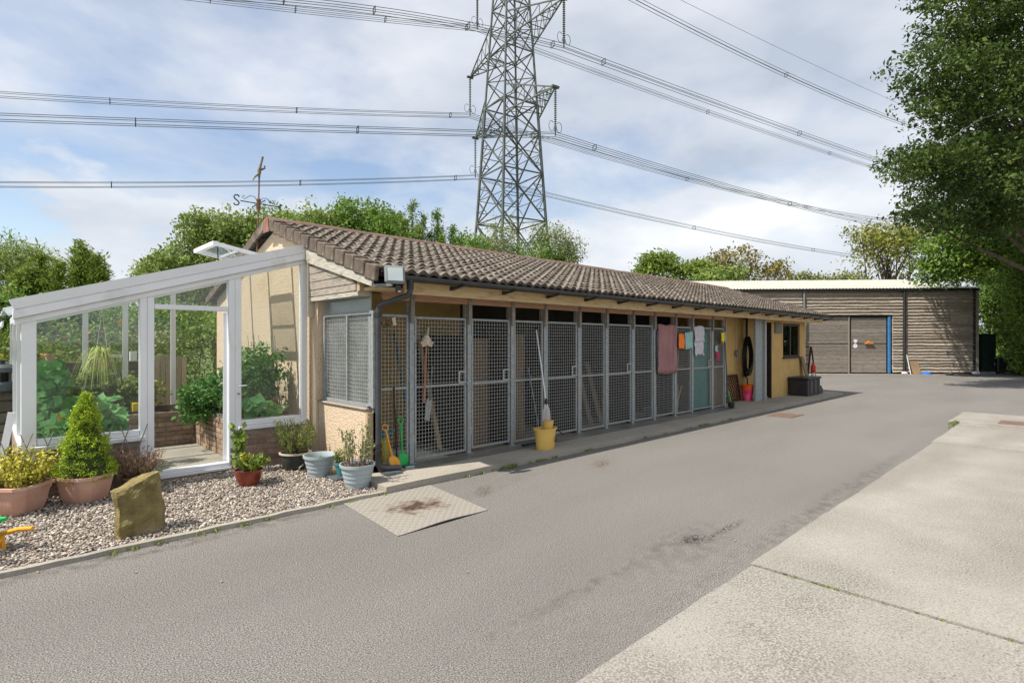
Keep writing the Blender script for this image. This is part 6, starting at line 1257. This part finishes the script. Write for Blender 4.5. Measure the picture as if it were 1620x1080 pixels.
# bay: switch, hose, lattice, bucket
t = thing('switch_box', 'round grey switch box with conduit on the ochre wall', 'switch', (14.62, 6.53, 1.33)); o = MB().tube([(14.62, 6.549, 1.35), (14.62, 6.47, 1.35)], .085, 16); o.build('box', 'grey_vent', t, smooth=True); MB().tube([(14.62, 6.535, 1.43), (14.62, 6.535, 2.36)], .012, 7).build('conduit', 'cream_rim', t)
t = thing('garden_hose', 'long black hose hung in loops on the ochre wall', 'hose', (15.14, 6.5, 1.7)); mb = MB(); pts = []
for i in range(9):
    w, h = random.uniform(.17, .27), random.uniform(.46, .56); cz = 1.78 - h; yy = 6.43 + .012 * (i - 4)
    for k in range(24): a = math.pi / 2 + 2 * math.pi * k / 24; q = math.sin(a); pts.append((15.14 + w * math.cos(a) * (1 - .55 * max(0, q) ** 2) + random.uniform(-.008, .008), yy, cz + h * q + .02 * math.sin(i)))
mb.tube(pts, .017, 6); mb.build('coils', 'black_hose', t, smooth=True); MB().tube([(15.14, 6.46, 1.72), (15.14, 6.46, 2.3)], .03, 8).build('strap', 'black_hose', t); MB().box(15.10, 15.18, 6.44, 6.548, 2.28, 2.34).build('hook', 'iron', t)
MB().tube([(15.14, 6.45, .68), (15.10, 6.42, .5), (15.0, 6.36, .42), (14.86, 6.33, .44)], .017, 6).build('tail', 'black_hose', t, smooth=True)
t = thing('lattice_panel', 'dark brown lattice panel leaning on the bay wall', 'lattice', (14.25, 6.45, .08)); X0, X1, Z1 = 13.83, 14.68, .76
def lp(x, z): return (x, 6.42 + .11 * z / .76, z)
for a, b_ in (((X0, .09), (X0, Z1)), ((X1, .09), (X1, Z1)), ((X0, .10), (X1, .10)), ((X0, Z1), (X1, Z1))): MB().bar(lp(*a), lp(*b_), .045, .03, (0, 1, 0)).build('frame', 'lattice_brown', t)
for s in (-1, 1):
    for i in range(-5, 9):
        xa = X0 + i * .14; p0, p1 = (xa, .1), (xa + .66, Z1)
        if s < 0: p0, p1 = (X0 + X1 - p0[0], p0[1]), (X0 + X1 - p1[0], p1[1])
        q = []; 
        for x, z, o in ((*p0, p1), (*p1, p0)):
            if x < X0: z += (X0 - x) / (o[0] - x) * (o[1] - z); x = X0
            if x > X1: z += (X1 - x) / (o[0] - x) * (o[1] - z); x = X1
            q.append((x, z))
        if .1 <= q[0][1] <= Z1 and .1 <= q[1][1] <= Z1 and abs(q[0][0] - q[1][0]) > .06 and min(p0[0], p1[0]) < X1 - .05 and max(p0[0], p1[0]) > X0 + .05: MB().bar(np.array(lp(*q[0])) + np.array([0, .006 * s, 0]), np.array(lp(*q[1])) + np.array([0, .006 * s, 0]), .026, .008, (0, 1, 0)).build('slat', 'lattice_brown', t)
t = thing('stacked_buckets', 'orange bucket nested in a pink bucket under the hose', 'bucket', (14.80, 6.30, .08)); c = (14.80, 6.30, .08)
MB().lathe([(.12, 0), (.15, .30), (.155, .30), (.145, .28), (.115, .01)], c, 22, close=False).build('lower_bucket', 'pink_plastic', t, smooth=True); MB().lathe([(.13, .19), (.162, .40), (.175, .40), (.178, .425), (.155, .425), (.12, .22)], c, 22, close=False).build('upper_bucket', 'orange_plastic', t, smooth=True); MB().lathe([(.001, .002), (.12, .002)], c, 22, close=False).build('bottom', 'pink_plastic', t)
# store end: vent, box, board, extinguisher, ladder, floodlight
t = thing('wall_vent', 'square slatted grey vent high on the ochre wall', 'vent', (16.4, 6.1, 2.0)); MB().box(16.16, 16.64, 6.07, 6.119, 1.90, 2.20).build('frame', 'grey_vent', t, bevel=.01); [MB().box(16.20, 16.60, 6.055, 6.069, 1.93 + .05 * i, 1.955 + .05 * i).build('slat', 'grey_vent', t) for i in range(5)]
t = thing('storage_box', 'black lidded storage box at the end of the walkway', 'box', (17.6, 5.8, .08)); MB().box(17.15, 18.20, 5.55, 6.08, .08, .555).build('body', 'black_plastic', t, bevel=.015); MB().box(17.12, 18.23, 5.52, 6.10, .556, .62).build('lid', 'black_plastic', t, bevel=.015); [MB().box(x, x + .04, 5.535, 5.549, .12, .54).build('rib', 'black_plastic', t) for x in (17.3, 17.65, 18.0)]
t = thing('plastic_container', 'small black container tucked against the end of the black box', 'container', (18.45, 5.7, .08)); MB().prism([(18.25, .08), (18.62, .08), (18.66, .2), (18.5, .33), (18.3, .3), (18.25, .2)], 'y', 5.6, 5.85).build('body', 'black_plastic', t, bevel=.02)
tag(MB().add([(18.35, 5.85, .085), (18.58, 5.85, .085), (18.35, 6.07, 1.2), (18.10, 6.07, 1.2), (18.35, 5.87, .085), (18.58, 5.87, .085), (18.35, 6.09, 1.2), (18.10, 6.09, 1.2)], [(0, 1, 2, 3), (7, 6, 5, 4), (0, 4, 5, 1), (1, 5, 6, 2), (2, 6, 7, 3), (3, 7, 4, 0)]).build('leaning_board', 'plywood'), 'brown board leaning below the window behind the black box', 'board')
t = thing('marker_post', 'red-topped white post behind the black storage box', 'post', (18.85, 5.95, .08)); MB().lathe([(.08, 0), (.07, .1), (.055, .60)], (18.85, 5.95, .081), 14).build('base', 'white_metal', t, smooth=True); MB().lathe([(.065, .60), (.075, .64), (.075, .80), (.04, .86), (.03, .92)], (18.85, 5.95, .081), 14).build('top', 'red_paint', t, smooth=True)
t = thing('stepladder', 'black stepladder standing open beyond the end wall', 'ladder', (19.6, 6.4, 0.0))
for y in (6.2, 6.6):
    MB().bar((19.0, y, .082), (19.42, y, 1.5), .03, .05, (0, 1, 0)).build('rail', 'black_plastic', t); MB().bar((20.05, y, .004), (19.46, y, 1.5), .03, .04, (0, 1, 0)).build('prop', 'black_plastic', t)
for k in range(5): q = .2 + k * .2; MB().box(19.0 + .42 * q - .05, 19.0 + .42 * q + .05, 6.216, 6.584, .082 + 1.42 * q - .012, .082 + 1.42 * q + .012).build('tread', 'black_plastic', t)
t = thing('floodlight', 'square grey floodlight with sensor at the roof corner', 'floodlight', (3.33, 5.42, 2.38)); ang = R(-14)
def fl(mb, name, m, par=None, **k):
    o = mb.build(name, m, None, **k); o.matrix_world = Matrix.Translation((3.34, 5.40, 2.405)) @ Matrix.Rotation(R(-20), 4, 'Z') @ Matrix.Rotation(R(-12), 4, 'X'); 
    o.parent = t; o.matrix_parent_inverse = wm(t).inverted(); return o
fl(MB().box(-.115, .115, -.03, .03, -.10, .11), 'housing', 'lamp_grey', bevel=.02); fl(MB().box(-.085, .085, -.036, -.031, -.075, .08), 'lens', 'lamp_face'); 
MB().bar((3.20, 5.66, 2.30), (3.34, 5.44, 2.30), .02, .03).build('arm', 'lamp_grey', t); MB().lathe([(.03, -.03), (.035, 0), (.03, .04)], (3.385, 5.40, 2.25), 12).build('sensor', 'black_plastic', t, smooth=True); MB().lathe([(.001, -.012), (.018, -.006), (.02, .004)], (3.385, 5.38, 2.225), 10).build('sensor_eye', 'white_metal', t, smooth=True); MB().bar((3.385, 5.40, 2.27), (3.37, 5.41, 2.31), .02).build('sensor_arm', 'black_plastic', t)
# weather vane on the gable peak
def vane():
    p = (3.25, 9.42); t = thing('weather_vane', 'rusty weather vane with iron scroll arms above the gable peak', 'weather vane', (p[0] - .02, p[1], 3.0))
    MB().tube([(p[0] - .03, p[1], 2.95), (p[0], p[1], 3.9), (p[0] + .01, p[1], 4.35)], .012, 7).build('pole', 'rusty', t); [MB().bar((p[0] - .03, p[1] + .0, z), (p[0] + .06, p[1] - .30, z + .0), .018, .012).build('wall_bracket', 'iron', t) for z in (3.02, 3.32)]
    z = 3.925; MB().bar((p[0] - .28, p[1], z), (p[0] + .34, p[1], z), .012, .014).build('arm', 'iron', t); MB().bar((p[0], p[1] - .30, z), (p[0], p[1] + .30, z), .012, .012).build('arm', 'iron', t)
    S_ = [(.045, .06), (.02, .085), (-.02, .08), (-.04, .05), (-.02, .015), (.02, -.01), (.042, -.04), (.02, -.075), (-.02, -.08), (-.045, -.055)]
    MB().tube([(p[0] - .34 + x, p[1], z + y) for x, y in S_], .011, 6).build('letter_s', 'iron', t, smooth=True)
    mb = MB(); [mb.bar((p[0] + .36 + a, p[1], z + b_), (p[0] + .36 + c_, p[1], z + d), .014) for a, b_, c_, d in ((-.012, -.06, -.012, .05), (-.012, .05, .03, .03)) ]; mb.build('arm_end', 'iron', t)
    for s in (-1, 1): MB().tube([(p[0] + s * .03, p[1], z + .05), (p[0] + s * .06, p[1], z + .10), (p[0] + s * .13, p[1], z + .11), (p[0] + s * .22, p[1], z + .04), (p[0] + s * .25, p[1], z + .06), (p[0] + s * .24, p[1], z + .09), (p[0] + s * .21, p[1], z + .085)], .005, 5).build('scroll', 'iron', t)
    MB().lathe([(.02, -.12), (.035, -.05), (.03, .02), (.04, .06), (.015, .1)], (p[0], p[1], z), 8).build('hub', 'rusty', t)
    q = np.array([p[0] + .01, p[1], 4.35]); mb = MB(); mb.tube([q, q + [.0, 0, .12], q + [.03, 0, .25], q + [.055, 0, .36]], [.016, .028, .017, .02], 8); mb.tube([q + [0, 0, .12], q + [.09, 0, .18], q + [.085, 0, .22]], [.02, .014, .012], 7); mb.tube([q + [.02, 0, .10], q + [-.07, 0, .0], q + [-.10, 0, -.06]], [.02, .013, .008], 7); mb.build('figure', 'bronze', t, smooth=True)
vane()
# manhole covers and fallen leaves
t = thing('manhole_cover', 'rust-brown manhole cover set in the tarmac near the kennels', 'manhole cover', (13.0, 4.68, .004)); MB().box(12.62, 13.40, 4.42, 4.96, .001, .006).build('cover', 'rust_plate', t); [MB().box(12.62 + .0, 13.40, 4.42 + .002, 4.43, .0062, .009).build('rim', 'iron', t)]
t = thing('manhole_cover', 'rust-brown manhole cover in the concrete at the right edge', 'manhole cover', (14.95, .85, .026)); MB().box(14.55, 15.25, .35, 1.22, .020, .029).build('cover', 'rust_plate', t)
WH = ['at the lower left of the yard', 'right of the oil stain', 'below the metal plate', 'beside the walkway near the dark strip', 'on the walkway by the yellow bucket', 'just right of the metal plate', 'at the kerb on the far left', 'in front of the middle gates', 'near the far manhole cover', 'below the standing stone']
LV = [(350, 920), (1163, 855), (740, 905), (1118, 650), (905, 700), (655, 783), (60, 905), (1000, 745), (1300, 700), (215, 905)]
for i, (px, py) in enumerate(LV):
    p = onz(px, py, .004); r = .017; a = random.uniform(0, 6); zz = .085 if p[1] > 5.26 else .004
    p = onz(px, py, zz); o = MB().add([(p[0] + r * q * math.cos(a + b_), p[1] + r * q * math.sin(a + b_), zz + .004 + .006 * ((j % 2))) for j, (q, b_) in enumerate(((1, 0), (.5, .8), (.9, 2.6), (.4, 3.9), (.6, 5)))], [(0, 1, 2, 3, 4)]).build('fallen_leaf', 'leaf_dry'); tag(o, 'small dry leaf lying ' + WH[i], 'leaf', 'dry leaves scattered on the yard')
